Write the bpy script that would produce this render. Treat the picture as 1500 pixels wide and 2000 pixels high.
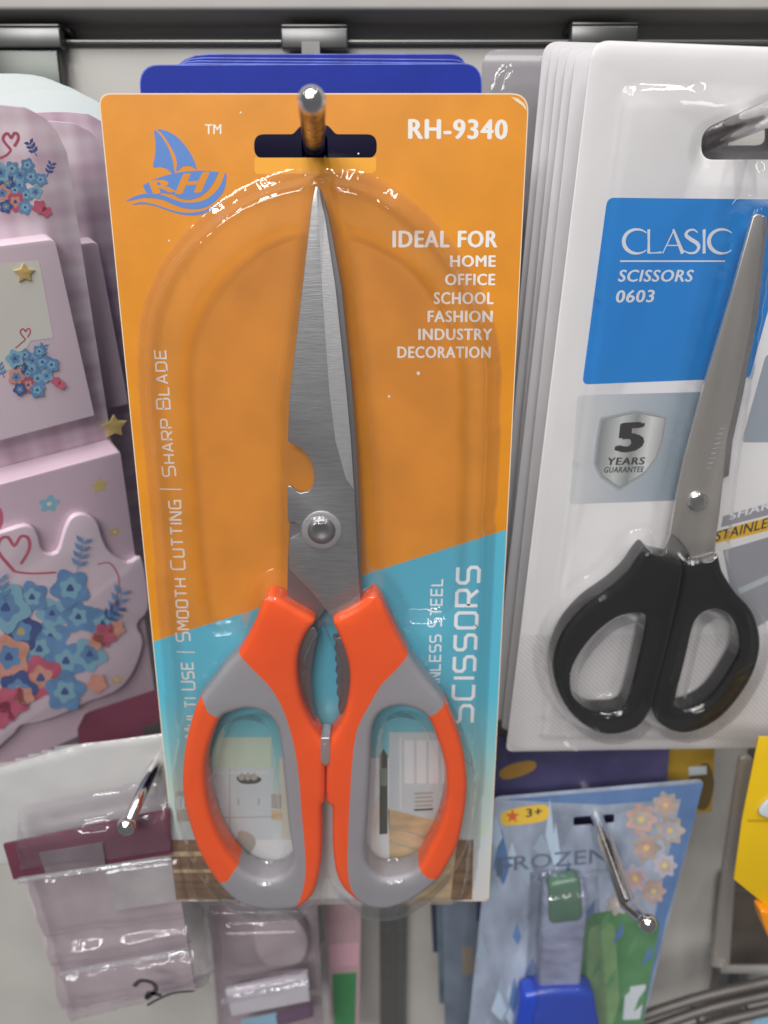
import bpy, bmesh, math, random
import numpy as np
from mathutils import Vector, Matrix
random.seed(7)
rng = np.random.default_rng(7)
S = bpy.context.scene
for o in list(bpy.data.objects): bpy.data.objects.remove(o)
C = S.collection

# ------------------------------------------------------------------ camera
PITCH = math.radians(17.29)
CAM = Vector((0.0, -0.2192, 0.0))
RIGHT = Vector((1, 0, 0))
FWD = Vector((0, math.cos(PITCH), -math.sin(PITCH)))
DOWN = Vector((0, -math.sin(PITCH), -math.cos(PITCH)))
FPX = 1502.0
cd = bpy.data.cameras.new('camera')
cd.sensor_fit = 'VERTICAL'; cd.sensor_height = 36.0; cd.sensor_width = 27.0
cd.lens = 36.0 * FPX / 2000.0
cd.clip_start = 0.01; cd.clip_end = 20
cd.dof.use_dof = True; cd.dof.focus_distance = 0.212; cd.dof.aperture_fstop = 8.5
cam = bpy.data.objects.new('camera', cd); C.objects.link(cam)
cam.location = CAM; cam.rotation_euler = (math.pi / 2 - PITCH, 0, 0)
S.camera = cam

# ------------------------------------------------------------------ light: a shop ceiling with tube lamps
w = bpy.data.worlds.new('World'); S.world = w; w.use_nodes = True
w.node_tree.nodes['Background'].inputs[0].default_value = (0.95, 0.97, 1.0, 1)
w.node_tree.nodes['Background'].inputs[1].default_value = 0.17
def area(name, loc, size, size_y, power, target, col=(1, 0.97, 0.93)):
    l = bpy.data.lights.new(name, 'AREA'); l.shape = 'RECTANGLE'; l.size = size; l.size_y = size_y
    l.energy = power; l.color = col
    o = bpy.data.objects.new(name, l); C.objects.link(o); o.location = loc
    d = Vector(target) - Vector(loc)
    o.rotation_euler = d.to_track_quat('-Z', 'Y').to_euler()
    return o
for lx, pw in ((-1.30, 10), (-0.75, 12), (-0.22, 14), (0.16, 9), (0.75, 8)):      # ceiling tubes running towards the wall, extra ones added for more glints
    area('ceiling_tube_lamp', (lx, -1.0, 1.45), 0.045, 1.3, pw, (lx, -0.72, 0), (1, 0.985, 0.965))
area('added_fill_panel', (-0.45, -1.9, 0.95), 1.3, 0.35, 36, (0, 0, -0.1), (1, 0.985, 0.965))  # unseen frontal fill added behind the camera, also for reflections
S.view_settings.view_transform = 'Standard'; S.view_settings.look = 'None'
S.view_settings.exposure = -0.30; S.view_settings.gamma = 1.0
S.render.engine = 'CYCLES'
S.cycles.transparent_max_bounces = 32; S.cycles.max_bounces = 10
S.render.resolution_x = 768; S.render.resolution_y = 1024

# ------------------------------------------------------------------ planes: photograph point -> point on a plane standing in the place
def ray(px, py):
    return (RIGHT * ((px - 750) / FPX) + DOWN * ((py - 1000) / FPX) + FWD)
def at(px, py, Y):
    d = ray(px, py); return CAM + d * ((Y - CAM.y) / d.y)
class Frame:
    """a thing's own axes: s along u, t up, h towards the viewer (millimetres)"""
    def __init__(s, origin, u=(1, 0, 0), v=(0, 0, -1)):
        s.o = Vector(origin); s.u = Vector(u).normalized(); v = Vector(v)
        s.v = (v - s.u * v.dot(s.u)).normalized()
        s.away = (-s.v).cross(s.u); s.n = -s.away
        m = Matrix((s.u, s.away, -s.v)).transposed().to_4x4(); m.translation = s.o
        s.m = m
    def p(s, px, py, h=0.0):
        d = ray(px, py); q = s.o + s.n * (h * 0.001)
        k = (q - CAM).dot(s.n) / d.dot(s.n)
        r = CAM + d * k - s.o
        return (r.dot(s.u) * 1000, -r.dot(s.v) * 1000)
    def ps(s, pts, h=0.0): return [s.p(x, y, h) for x, y in pts]

# ------------------------------------------------------------------ materials
MATS = {}
def mat(name, col, rough=0.5, metal=0.0, var=0.0, vscale=60, bump=0.0, bscale=400, coat=0.0, coat_rough=0.1, aniso=None, spec=0.5):
    if name in MATS: return MATS[name]
    m = bpy.data.materials.new(name); m.use_nodes = True; nt = m.node_tree
    b = nt.nodes['Principled BSDF']
    b.inputs['Base Color'].default_value = (*col, 1); b.inputs['Roughness'].default_value = rough
    b.inputs['Metallic'].default_value = metal
    b.inputs['Specular IOR Level'].default_value = spec
    b.inputs['Coat Weight'].default_value = coat; b.inputs['Coat Roughness'].default_value = coat_rough
    tc = nt.nodes.new('ShaderNodeTexCoord')
    if var > 0 or aniso:
        no = nt.nodes.new('ShaderNodeTexNoise'); no.inputs['Scale'].default_value = vscale; no.inputs['Detail'].default_value = 6
        mp = nt.nodes.new('ShaderNodeMapping'); nt.links.new(tc.outputs['Object'], mp.inputs[0]); nt.links.new(mp.outputs[0], no.inputs['Vector'])
        if aniso: mp.inputs['Scale'].default_value = aniso
        r = nt.nodes.new('ShaderNodeMapRange'); r.inputs[1].default_value = 0.3; r.inputs[2].default_value = 0.7
        r.inputs[3].default_value = 1 - var; r.inputs[4].default_value = 1 + var
        nt.links.new(no.outputs['Fac'], r.inputs[0])
        mx = nt.nodes.new('ShaderNodeVectorMath'); mx.operation = 'SCALE'; mx.inputs[0].default_value = col
        nt.links.new(r.outputs[0], mx.inputs['Scale']); nt.links.new(mx.outputs[0], b.inputs['Base Color'])
    if bump > 0:
        n2 = nt.nodes.new('ShaderNodeTexNoise'); n2.inputs['Scale'].default_value = bscale; n2.inputs['Detail'].default_value = 3
        mp2 = nt.nodes.new('ShaderNodeMapping'); nt.links.new(tc.outputs['Object'], mp2.inputs[0]); nt.links.new(mp2.outputs[0], n2.inputs['Vector'])
        if aniso: mp2.inputs['Scale'].default_value = aniso
        bp = nt.nodes.new('ShaderNodeBump'); bp.inputs['Strength'].default_value = bump; bp.inputs['Distance'].default_value = 0.0006
        nt.links.new(n2.outputs['Fac'], bp.inputs['Height']); nt.links.new(bp.outputs[0], b.inputs['Normal'])
    MATS[name] = m; return m
def clear(name, tint=(0.992, 0.99, 0.992), haze=0.018, rough=0.04, bump=0.12, bscale=70, ior=1.5, hazecol=(0.8, 0.8, 0.82)):
    """thin clear plastic film"""
    m = bpy.data.materials.new(name); m.use_nodes = True; nt = m.node_tree; nt.nodes.clear()
    out = nt.nodes.new('ShaderNodeOutputMaterial')
    tr = nt.nodes.new('ShaderNodeBsdfTransparent'); tr.inputs[0].default_value = (*tint, 1)
    gl = nt.nodes.new('ShaderNodeBsdfGlossy'); gl.inputs['Roughness'].default_value = rough; gl.inputs[0].default_value = (1, 1, 1, 1)
    df = nt.nodes.new('ShaderNodeBsdfDiffuse'); df.inputs[0].default_value = (*hazecol, 1)
    fr = nt.nodes.new('ShaderNodeFresnel'); fr.inputs['IOR'].default_value = ior
    m1 = nt.nodes.new('ShaderNodeMixShader'); m1.inputs[0].default_value = haze
    m2 = nt.nodes.new('ShaderNodeMixShader')
    nt.links.new(tr.outputs[0], m1.inputs[1]); nt.links.new(df.outputs[0], m1.inputs[2])
    nt.links.new(m1.outputs[0], m2.inputs[1]); nt.links.new(gl.outputs[0], m2.inputs[2]); mu = nt.nodes.new('ShaderNodeMath'); mu.operation = 'MINIMUM'; mu.inputs[1].default_value = 0.42
    nt.links.new(fr.outputs[0], mu.inputs[0]); nt.links.new(mu.outputs[0], m2.inputs[0])
    nt.links.new(m2.outputs[0], out.inputs[0])
    tc = nt.nodes.new('ShaderNodeTexCoord'); no = nt.nodes.new('ShaderNodeTexNoise'); no.inputs['Scale'].default_value = bscale; no.inputs['Detail'].default_value = 4
    nt.links.new(tc.outputs['Object'], no.inputs['Vector'])
    bp = nt.nodes.new('ShaderNodeBump'); bp.inputs['Strength'].default_value = bump; bp.inputs['Distance'].default_value = 0.002
    nt.links.new(no.outputs['Fac'], bp.inputs['Height'])
    for n in (gl, fr): nt.links.new(bp.outputs[0], n.inputs['Normal'])
    MATS[name] = m; return m
def ramp_print(name, stops, axis=2, lo=0, hi=1, rough=0.35, noise=0.0, coat=0.3):
    """a printed colour run on paper (object axis from lo to hi, metres)"""
    m = bpy.data.materials.new(name); m.use_nodes = True; nt = m.node_tree; b = nt.nodes['Principled BSDF']
    b.inputs['Roughness'].default_value = rough; b.inputs['Coat Weight'].default_value = coat
    tc = nt.nodes.new('ShaderNodeTexCoord'); sp = nt.nodes.new('ShaderNodeSeparateXYZ'); nt.links.new(tc.outputs['Object'], sp.inputs[0])
    r = nt.nodes.new('ShaderNodeMapRange'); r.inputs[1].default_value = lo; r.inputs[2].default_value = hi
    nt.links.new(sp.outputs[axis], r.inputs[0])
    cr = nt.nodes.new('ShaderNodeValToRGB')
    while len(cr.color_ramp.elements) < len(stops): cr.color_ramp.elements.new(0.5)
    for e, (p, c) in zip(cr.color_ramp.elements, stops): e.position = p; e.color = (*c, 1)
    src = r.outputs[0]
    if noise:
        no = nt.nodes.new('ShaderNodeTexNoise'); no.inputs['Scale'].default_value = 45; no.inputs['Detail'].default_value = 5
        nt.links.new(tc.outputs['Object'], no.inputs['Vector'])
        ma = nt.nodes.new('ShaderNodeMath'); ma.operation = 'MULTIPLY_ADD'; ma.inputs[1].default_value = noise
        nt.links.new(no.outputs['Fac'], ma.inputs[0]); nt.links.new(src, ma.inputs[2])
        m2 = nt.nodes.new('ShaderNodeMath'); m2.operation = 'SUBTRACT'; m2.inputs[1].default_value = noise * 0.5
        nt.links.new(ma.outputs[0], m2.inputs[0]); src = m2.outputs[0]
    nt.links.new(src, cr.inputs[0]); nt.links.new(cr.outputs[0], b.inputs['Base Color'])
    MATS[name] = m; return m
def plaid(name):
    m = bpy.data.materials.new(name); m.use_nodes = True; nt = m.node_tree; b = nt.nodes['Principled BSDF']
    b.inputs['Roughness'].default_value = 0.4; b.inputs['Coat Weight'].default_value = 0.3
    tc = nt.nodes.new('ShaderNodeTexCoord'); prev = None
    for ax, sc in (('X', 26), ('Z', 26)):
        wv = nt.nodes.new('ShaderNodeTexWave'); wv.bands_direction = ax; wv.inputs['Scale'].default_value = sc; wv.inputs['Distortion'].default_value = 0.3
        nt.links.new(tc.outputs['Object'], wv.inputs['Vector'])
        w2 = nt.nodes.new('ShaderNodeTexWave'); w2.bands_direction = ax; w2.inputs['Scale'].default_value = sc * 2.6
        nt.links.new(tc.outputs['Object'], w2.inputs['Vector'])
        ad = nt.nodes.new('ShaderNodeMath'); ad.operation = 'MULTIPLY_ADD'; ad.inputs[1].default_value = 0.45
        nt.links.new(w2.outputs['Fac'], ad.inputs[0]); nt.links.new(wv.outputs['Fac'], ad.inputs[2])
        if prev is None: prev = ad
        else:
            s2 = nt.nodes.new('ShaderNodeMath'); s2.operation = 'ADD'; nt.links.new(prev.outputs[0], s2.inputs[0]); nt.links.new(ad.outputs[0], s2.inputs[1]); prev = s2
    r = nt.nodes.new('ShaderNodeMapRange'); r.inputs[1].default_value = 0.3; r.inputs[2].default_value = 2.6
    nt.links.new(prev.outputs[0], r.inputs[0])
    cr = nt.nodes.new('ShaderNodeValToRGB'); cr.color_ramp.elements[0].color = (0.60, 0.43, 0.52, 1); cr.color_ramp.elements[1].color = (0.84, 0.73, 0.79, 1)
    nt.links.new(r.outputs[0], cr.inputs[0]); nt.links.new(cr.outputs[0], b.inputs['Base Color'])
    MATS[name] = m; return m

M_orange = mat('orange_print', (0.64, 0.238, 0.013), 0.48, var=0.09, vscale=55, bump=0.12, bscale=45, coat=0.22, coat_rough=0.2, spec=0.35)
M_edge = mat('paper_edge', (0.75, 0.62, 0.45), 0.8)
M_yellow = mat('yellow_print', (0.76, 0.33, 0.012), 0.5)
M_cream = mat('cream_ink', (0.74, 0.70, 0.66), 0.5)
M_logo = mat('blue_ink', (0.075, 0.19, 0.50), 0.45)
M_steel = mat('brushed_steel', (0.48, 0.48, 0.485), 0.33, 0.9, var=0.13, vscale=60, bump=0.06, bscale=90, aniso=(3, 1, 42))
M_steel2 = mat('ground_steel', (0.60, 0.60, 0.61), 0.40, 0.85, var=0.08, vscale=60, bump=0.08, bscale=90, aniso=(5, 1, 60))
M_steelD = mat('darker_steel', (0.30, 0.28, 0.29), 0.4, 0.9, var=0.08)  # darker steel for the rear blade, rivet and cracker jaws
M_chrome = mat('chrome', (0.78, 0.77, 0.76), 0.14, 1.0, var=0.10, vscale=300, bump=0.1, bscale=500)
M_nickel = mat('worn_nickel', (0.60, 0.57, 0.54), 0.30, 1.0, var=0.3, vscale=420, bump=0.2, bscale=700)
def rust_reflection(m, col, scale, lo, hi):
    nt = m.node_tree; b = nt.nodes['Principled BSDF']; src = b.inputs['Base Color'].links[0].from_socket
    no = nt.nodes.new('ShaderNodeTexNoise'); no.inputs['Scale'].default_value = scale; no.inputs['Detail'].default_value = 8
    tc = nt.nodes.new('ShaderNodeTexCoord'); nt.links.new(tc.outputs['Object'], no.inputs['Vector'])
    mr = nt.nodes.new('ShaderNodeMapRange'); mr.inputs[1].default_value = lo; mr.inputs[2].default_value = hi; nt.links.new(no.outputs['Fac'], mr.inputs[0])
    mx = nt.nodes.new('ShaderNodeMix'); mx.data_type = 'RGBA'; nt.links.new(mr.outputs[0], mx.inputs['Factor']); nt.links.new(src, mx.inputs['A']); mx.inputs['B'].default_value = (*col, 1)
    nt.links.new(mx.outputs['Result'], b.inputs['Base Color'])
rust_reflection(M_nickel, (0.20, 0.10, 0.045), 330, 0.40, 0.58)  # brown speckle, also painting the orange card's reflection into the metal
M_red = mat('orange_red_plastic', (0.84, 0.088, 0.006), 0.27, var=0.03, bump=0.06, bscale=900)
M_grey = mat('grey_rubber', (0.28, 0.275, 0.295), 0.36, var=0.04, bump=0.08, bscale=1200)
M_blue = mat('deep_blue_card', (0.008, 0.024, 0.27), 0.55, var=0.08, spec=0.18)
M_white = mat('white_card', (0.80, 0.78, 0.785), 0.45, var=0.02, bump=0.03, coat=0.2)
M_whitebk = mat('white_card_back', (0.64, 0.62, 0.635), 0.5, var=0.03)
M_sky = mat('azure_print', (0.018, 0.25, 0.68), 0.4, var=0.03, coat=0.25)
M_wink = mat('white_ink', (0.80, 0.80, 0.82), 0.5)
M_black = mat('black_gloss_plastic', (0.006, 0.006, 0.007), 0.07, coat=0.6, coat_rough=.03)
M_dark = mat('dark_ink', (0.05, 0.045, 0.045), 0.5)
M_silver = mat('silver_print', (0.46, 0.48, 0.48), 0.3, 0.6, var=0.2, vscale=50, aniso=(3, 1, 1))
M_silverrim = mat('silver_rim', (0.60, 0.63, 0.66), 0.3, 0.4)
M_lgrey = mat('pale_grey_print', (0.50, 0.54, 0.58), 0.5)
M_mgrey = mat('mid_grey_print', (0.33, 0.33, 0.36), 0.5, var=0.05)
M_gold = mat('golden_print', (0.80, 0.48, 0.03), 0.5)
M_blister = clear('blister_plastic')
M_blister2 = clear('white_card_blister', haze=0.012, bump=0.10, ior=1.45)
M_box = clear('clear_box_plastic', tint=(0.95, 0.93, 0.955), haze=0.05, rough=0.06, bump=0.3, bscale=60, hazecol=(0.62, 0.56, 0.62))
M_rib = clear('moulded_rib_plastic', tint=(.9, .9, .92), haze=.10, rough=.08, bump=.2, ior=1.8, hazecol=(.85, .85, .87))
M_film = clear('soft_bag_film', tint=(0.9, 0.9, 0.9), haze=0.32, rough=0.18, bump=0.9, bscale=45, hazecol=(0.72, 0.72, 0.72))
M_wall = mat('grey_laminate', (0.43, 0.41, 0.385), 0.5, var=0.07, vscale=30)
M_alu = mat('dull_aluminium', (0.25, 0.245, 0.24), 0.38, 0.75, var=0.1, vscale=20, aniso=(1, 1, 30))
M_clip = mat('steel_clip', (0.11, 0.11, 0.11), 0.32, 0.7, var=0.15)

# ------------------------------------------------------------------ geometry helpers (millimetres in, metres out)
def smooth(pts, n=4, closed=True):
    P = [np.array(p, float) for p in pts]; N = len(P); out = []
    rngk = range(N) if closed else range(N - 1)
    for i in rngk:
        g = (lambda k: P[k % N]) if closed else (lambda k: P[min(max(k, 0), N - 1)])
        a, b, c, d = g(i - 1), g(i), g(i + 1), g(i + 2)
        for k in range(n):
            t = k / n
            out.append(tuple(0.5 * (2 * b + (c - a) * t + (2 * a - 5 * b + 4 * c - d) * t * t + (3 * b - a - 3 * c + d) * t ** 3)))
    if not closed: out.append(tuple(P[-1]))
    return out
def rounded(pts, r, n=6):
    out = []; N = len(pts); rs = r if isinstance(r, (list, tuple)) else [r] * N
    for i in range(N):
        a, b, c = (Vector(pts[k % N]) for k in (i - 1, i, i + 1))
        rr = min(rs[i], (a - b).length * 0.48, (c - b).length * 0.48)
        if rr < 1e-6: out.append(tuple(b)); continue
        p0 = b + (a - b).normalized() * rr; p1 = b + (c - b).normalized() * rr
        for k in range(n + 1):
            t = k / n; out.append(tuple(p0 * (1 - t) ** 2 + b * 2 * t * (1 - t) + p1 * t * t))
    return out
def rot(v):  # curve (s,t,h) -> local (s, away, up), metres
    return Vector((v.x * 0.001, -v.z * 0.001, v.y * 0.001))
DG = None
def eval_mesh(data, mods=()):
    o = bpy.data.objects.new('tmp', data); C.objects.link(o)
    for kind, props in mods:
        m = o.modifiers.new('m', kind)
        for k, v in props.items(): setattr(m, k, v)
    bpy.context.view_layer.update()
    dg = bpy.context.evaluated_depsgraph_get()
    me = bpy.data.meshes.new_from_object(o.evaluated_get(dg))
    bpy.data.objects.remove(o); return me
def plate_raw(outl, holes=(), h0=0, h1=0, bevel=0, res=3):
    cu = bpy.data.curves.new('t', 'CURVE'); cu.dimensions = '2D'; cu.fill_mode = 'BOTH'
    for pts in [outl] + list(holes):
        sp = cu.splines.new('POLY'); sp.points.add(len(pts) - 1)
        for q, (x, y) in zip(sp.points, pts): q.co = (x, y, 0, 1)
        sp.use_cyclic_u = True
    if h1 > h0:
        cu.extrude = max((h1 - h0) / 2 - bevel, 1e-4)
        if bevel: cu.bevel_depth = bevel; cu.bevel_resolution = res; cu.offset = -bevel
    me = eval_mesh(cu); bpy.data.curves.remove(cu)
    bm = bmesh.new(); bm.from_mesh(me)
    bmesh.ops.remove_doubles(bm, verts=bm.verts, dist=0.004)
    if h1 > h0: bmesh.ops.recalc_face_normals(bm, faces=bm.faces)
    mid = (h0 + h1) / 2
    for v in bm.verts: v.co.z += mid
    bm.to_mesh(me); bm.free(); return me
def finish(me, angle=35, smooth_it=True):
    for v in me.vertices: v.co = rot(v.co)
    if smooth_it:
        for p in me.polygons: p.use_smooth = True
        me.set_sharp_from_angle(angle=math.radians(angle))
    me.update(); return me
def add(name, me, m, parent=None, frame=None):
    o = bpy.data.objects.new(name, me); C.objects.link(o)
    me.name = name
    if m is not None: me.materials.clear(); me.materials.append(m)
    if parent is not None: o.parent = parent
    elif frame is not None: o.matrix_world = frame.m
    return o
def plate(name, outl, h0, h1, m, parent, holes=(), bevel=0, res=3, angle=35):
    return add(name, finish(plate_raw(outl, holes, h0, h1, bevel, res), angle), m, parent)
def PH(h): return h * 0.3 if h < 1 else h     # ink is thin
def ink(name, outl, h, m, parent, holes=()):
    """flat print, lying on its card"""
    me = plate_raw(outl, holes, PH(h), PH(h))
    me = finish(me, smooth_it=False)
    bm = bmesh.new(); bm.from_mesh(me)
    for f in bm.faces:
        if f.normal.y > 0: f.normal_flip()
    bm.to_mesh(me); bm.free()
    return add(name, me, m, parent)
def from_faces(name, verts, faces, m, parent, h=0, smooth_it=False):
    """verts (s,t) or (s,t,h)"""
    me = bpy.data.meshes.new(name)
    V = [(v[0] * .001, -(v[2] if len(v) > 2 else h) * .001, v[1] * .001) for v in verts]
    me.from_pydata(V, [], faces); me.update()
    bm = bmesh.new(); bm.from_mesh(me); bmesh.ops.recalc_face_normals(bm, faces=bm.faces); bm.to_mesh(me); bm.free()
    if smooth_it:
        for p in me.polygons: p.use_smooth = True
        me.set_sharp_from_angle(angle=math.radians(40))
    return add(name, me, m, parent)
def ribbon(pts, wid, closed=False):
    P = [Vector(p) for p in pts]; N = len(P); V = []; F = []
    W = wid if isinstance(wid, (list, tuple)) else [wid] * N
    for i in range(N):
        a = P[i - 1] if (closed or i) else None; b = P[(i + 1) % N] if (closed or i < N - 1) else None
        d1 = (P[i] - a).normalized() if a is not None else None; d2 = (b - P[i]).normalized() if b is not None else None
        if d1 is None: d1 = d2
        if d2 is None: d2 = d1
        t = (d1 + d2); t = t.normalized() if t.length > 1e-6 else d1
        n = Vector((-t.y, t.x)); k = 1 / max(0.45, n.dot(Vector((-d1.y, d1.x))))
        V += [tuple(P[i] + n * (W[i] / 2 * k)), tuple(P[i] - n * (W[i] / 2 * k))]
    for i in range(N if closed else N - 1):
        j = (i + 1) % N; F.append((2 * i, 2 * i + 1, 2 * j + 1, 2 * j))
    return V, F
def strokes(name, lines, h, m, parent):
    """lines: list of (pts, width, closed)"""
    V = []; F = []
    for k, (pts, wd, cl) in enumerate(lines):
        v, f = ribbon(pts, wd, cl); b = len(V); V += [(x, y, PH(h) + 0.0008 * k) for x, y in v]; F += [tuple(i + b for i in q) for q in f]
    return from_faces(name, V, F, m, parent)
GLY = {
 'S': (4, [[(4, 6), (.7, 6), (0, 5.3), (0, 3.7), (.7, 3), (3.3, 3), (4, 2.3), (4, .7), (3.3, 0), (0, 0)]]),
 'C': (4, [[(4, 6), (.7, 6), (0, 5.3), (0, .7), (.7, 0), (4, 0)]]), 'I': (0, [[(0, 0), (0, 6)]]),
 'O': (4, [[(.7, 0), (0, .7), (0, 5.3), (.7, 6), (3.3, 6), (4, 5.3), (4, .7), (3.3, 0), (.7, 0), (.5, .2)]]),
 'R': (4, [[(0, 0), (0, 6), (3.3, 6), (4, 5.3), (4, 3.3), (3.3, 2.6), (0, 2.6)], [(2, 2.6), (4, 0)]]),
 'T': (4, [[(0, 6), (4, 6)], [(2, 6), (2, 0)]]), 'A': (4, [[(0, 0), (1.8, 6), (2.2, 6), (4, 0)], [(.7, 1.9), (3.3, 1.9)]]),
 'N': (4, [[(0, 0), (0, 6), (.5, 6), (3.5, 0), (4, 0), (4, 6)]]), 'L': (3.6, [[(0, 6), (0, 0), (3.6, 0)]]),
 'E': (3.8, [[(3.8, 6), (0, 6), (0, 0), (3.8, 0)], [(0, 3.1), (3.4, 3.1)]]),
 'M': (4.6, [[(0, 0), (0, 6), (.6, 6), (2.3, 2.4), (4, 6), (4.6, 6), (4.6, 0)]]), 'U': (4, [[(0, 6), (0, .7), (.7, 0), (3.3, 0), (4, .7), (4, 6)]]),
 'H': (4, [[(0, 0), (0, 6)], [(4, 0), (4, 6)], [(0, 3), (4, 3)]]),
 'G': (4, [[(4, 6), (.7, 6), (0, 5.3), (0, .7), (.7, 0), (4, 0), (4, 3), (2, 3)]]),
 'B': (4, [[(0, 3), (3.3, 3), (4, 2.4), (4, .6), (3.4, 0), (0, 0), (0, 6), (3.2, 6), (3.8, 5.4), (3.8, 3.6), (3.3, 3)]]),
 'D': (4, [[(0, 0), (0, 6), (3, 6), (4, 5), (4, 1), (3, 0), (0, 0), (0, .4)]]), 'P': (4, [[(0, 0), (0, 6), (3.3, 6), (4, 5.3), (4, 3.2), (3.3, 2.5), (0, 2.5)]]),
}
def square_text(name, text, P0, P1, P2, h, m, parent, weight=0.95, big=1.22):
    """squared sign lettering between baseline ends P0 and P1, cap direction P0->P2"""
    x = 0; L = []; word = True
    for ch in text:
        if ch == ' ': x += 3.4; word = True; continue
        wd, st = GLY[ch]; k = big if word else 1.0; word = False
        for s in st: L.append([(x + a * k, b * k) for a, b in s])
        x += wd * k + 1.9
    tot = x - 1.9
    P0, P1, P2 = Vector(P0), Vector(P1), Vector(P2)
    ux = (P1 - P0) / tot; uy = (P2 - P0) / 6
    wmm = weight * min(uy.length, ux.length * 1.2)
    return strokes(name, [([tuple(P0 + ux * a + uy * b) for a, b in s], wmm, False) for s in L], h, m, parent)
def text(name, body, P0, P1, P2, h, m, parent, bold=0.0):
    cu = bpy.data.curves.new('t', 'FONT'); cu.body = body; cu.size = 10; cu.resolution_u = 3; cu.space_character = 1 + bold * 2.6
    me = eval_mesh(cu); bpy.data.curves.remove(cu)
    co = np.array([v.co[:] for v in me.vertices]); lo = co.min(0); hi = co.max(0)
    P0, P1, P2 = Vector(P0), Vector(P1), Vector(P2)
    ux, uy = (P1 - P0) / (hi[0] - lo[0]), (P2 - P0) / (hi[1] - lo[1])
    V = []; F = []; d = bold * 9
    sh = [(0, 0)] if bold <= 0 else [(-d, 0), (d, 0), (0, d * .45), (0, -d * .45), (0, 0)]
    if len(body) < 2: sh = sh + [(-d * .6, d * .3), (d * .6, -d * .3)]
    polys = [tuple(p.vertices) for p in me.polygons]
    for k, (dx, dy) in enumerate(sh):
        b = len(V)
        for x, y, _ in co:
            q = P0 + ux * (x - lo[0] + dx) + uy * (y - lo[1] + dy); V.append((q.x, q.y, PH(h) + .0012 * k))
        F += [tuple(i + b for i in p) for p in polys]
    bpy.data.meshes.remove(me)
    return from_faces(name, V, F, m, parent)
def boolean(a, b, op):
    ob = bpy.data.objects.new('tmpb', b); C.objects.link(ob)
    me = eval_mesh(a, [('BOOLEAN', dict(operation=op, solver='EXACT', object=ob))])
    bpy.data.objects.remove(ob); return me
def tube(name, pts, rad, m, parent, seg=16, cap=True):
    """round bar through local metre points"""
    P = [Vector(p) for p in pts]; N = len(P); R = rad if isinstance(rad, (list, tuple)) else [rad] * N
    bm = bmesh.new(); rings = []; up = Vector((0.13, 0.31, 0.94)).normalized()
    for i in range(N):
        d = (P[min(i + 1, N - 1)] - P[max(i - 1, 0)]).normalized()
        a = d.cross(up).normalized(); b = d.cross(a).normalized()
        rings.append([bm.verts.new(P[i] + (a * math.cos(2 * math.pi * k / seg) + b * math.sin(2 * math.pi * k / seg)) * R[i]) for k in range(seg)])
    for i in range(N - 1):
        for k in range(seg):
            bm.faces.new((rings[i][k], rings[i][(k + 1) % seg], rings[i + 1][(k + 1) % seg], rings[i + 1][k]))
    if cap: bm.faces.new(rings[0]); bm.faces.new(rings[-1])
    bmesh.ops.recalc_face_normals(bm, faces=bm.faces)
    me = bpy.data.meshes.new(name); bm.to_mesh(me); bm.free()
    for p in me.polygons: p.use_smooth = True
    me.set_sharp_from_angle(angle=math.radians(50))
    return add(name, me, m, parent)
def ball(name, c, r, m, parent, sz=1.0):
    bm = bmesh.new(); bmesh.ops.create_uvsphere(bm, u_segments=24, v_segments=14, radius=r)
    for v in bm.verts: v.co = Vector((v.co.x, v.co.y * sz, v.co.z)) + Vector(c)
    me = bpy.data.meshes.new(name); bm.to_mesh(me); bm.free()
    for p in me.polygons: p.use_smooth = True
    return add(name, me, m, parent)
def box(name, lo, hi, m, parent=None, bev=0.0, frame=None):
    bm = bmesh.new(); bmesh.ops.create_cube(bm, size=1)
    lo, hi = Vector(lo), Vector(hi)
    for v in bm.verts: v.co = Vector((lo[i] + (v.co[i] + 0.5) * (hi[i] - lo[i]) for i in range(3)))
    if bev: bmesh.ops.bevel(bm, geom=bm.edges[:], offset=bev, segments=3, affect='EDGES', profile=0.5)
    me = bpy.data.meshes.new(name); bm.to_mesh(me); bm.free()
    for p in me.polygons: p.use_smooth = True
    me.set_sharp_from_angle(angle=math.radians(35))
    return add(name, me, m, parent, frame)
def thing(name, label, cat, frame=None, loc=None, group=None):
    o = bpy.data.objects.new(name, None); C.objects.link(o); o.empty_display_size = 0.01
    if frame is not None: o.matrix_world = frame.m
    elif loc is not None: o.location = loc
    o['label'] = label; o['category'] = cat
    if group: o['group'] = group
    return o
def copy_tree(root, label=None, group=None):
    r = root.copy(); C.objects.link(r)
    if label: r['label'] = label
    if group: r['group'] = group
    for ch in root.children:
        c = ch.copy(); C.objects.link(c); c.parent = r
        for g in ch.children:
            d = g.copy(); C.objects.link(d); d.parent = c
    return r
# -- formed plastic sheet: heights rastered from outlines, softened like vacuum-formed film
def inside(poly, X, Y):
    r = np.zeros(X.shape, bool); n = len(poly)
    for i in range(n):
        x1, y1 = poly[i]; x2, y2 = poly[(i + 1) % n]
        if y1 == y2: continue
        c = ((Y >= y1) != (Y >= y2)) & (X < (x2 - x1) * (Y - y1) / (y2 - y1) + x1)
        r ^= c
    return r
def dilate(mk, r):
    out = mk.copy(); ri = int(math.ceil(r))
    for dy in range(-ri, ri + 1):
        for dx in range(-ri, ri + 1):
            if dx * dx + dy * dy <= r * r: out |= np.roll(np.roll(mk, dy, 0), dx, 1)
    return out
def blur(a, s):
    k = int(3 * s) + 1; g = np.exp(-0.5 * (np.arange(-k, k + 1) / s) ** 2); g /= g.sum()
    for ax in (0, 1): a = np.apply_along_axis(lambda r: np.convolve(r, g, 'same'), ax, a)
    return a
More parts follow.
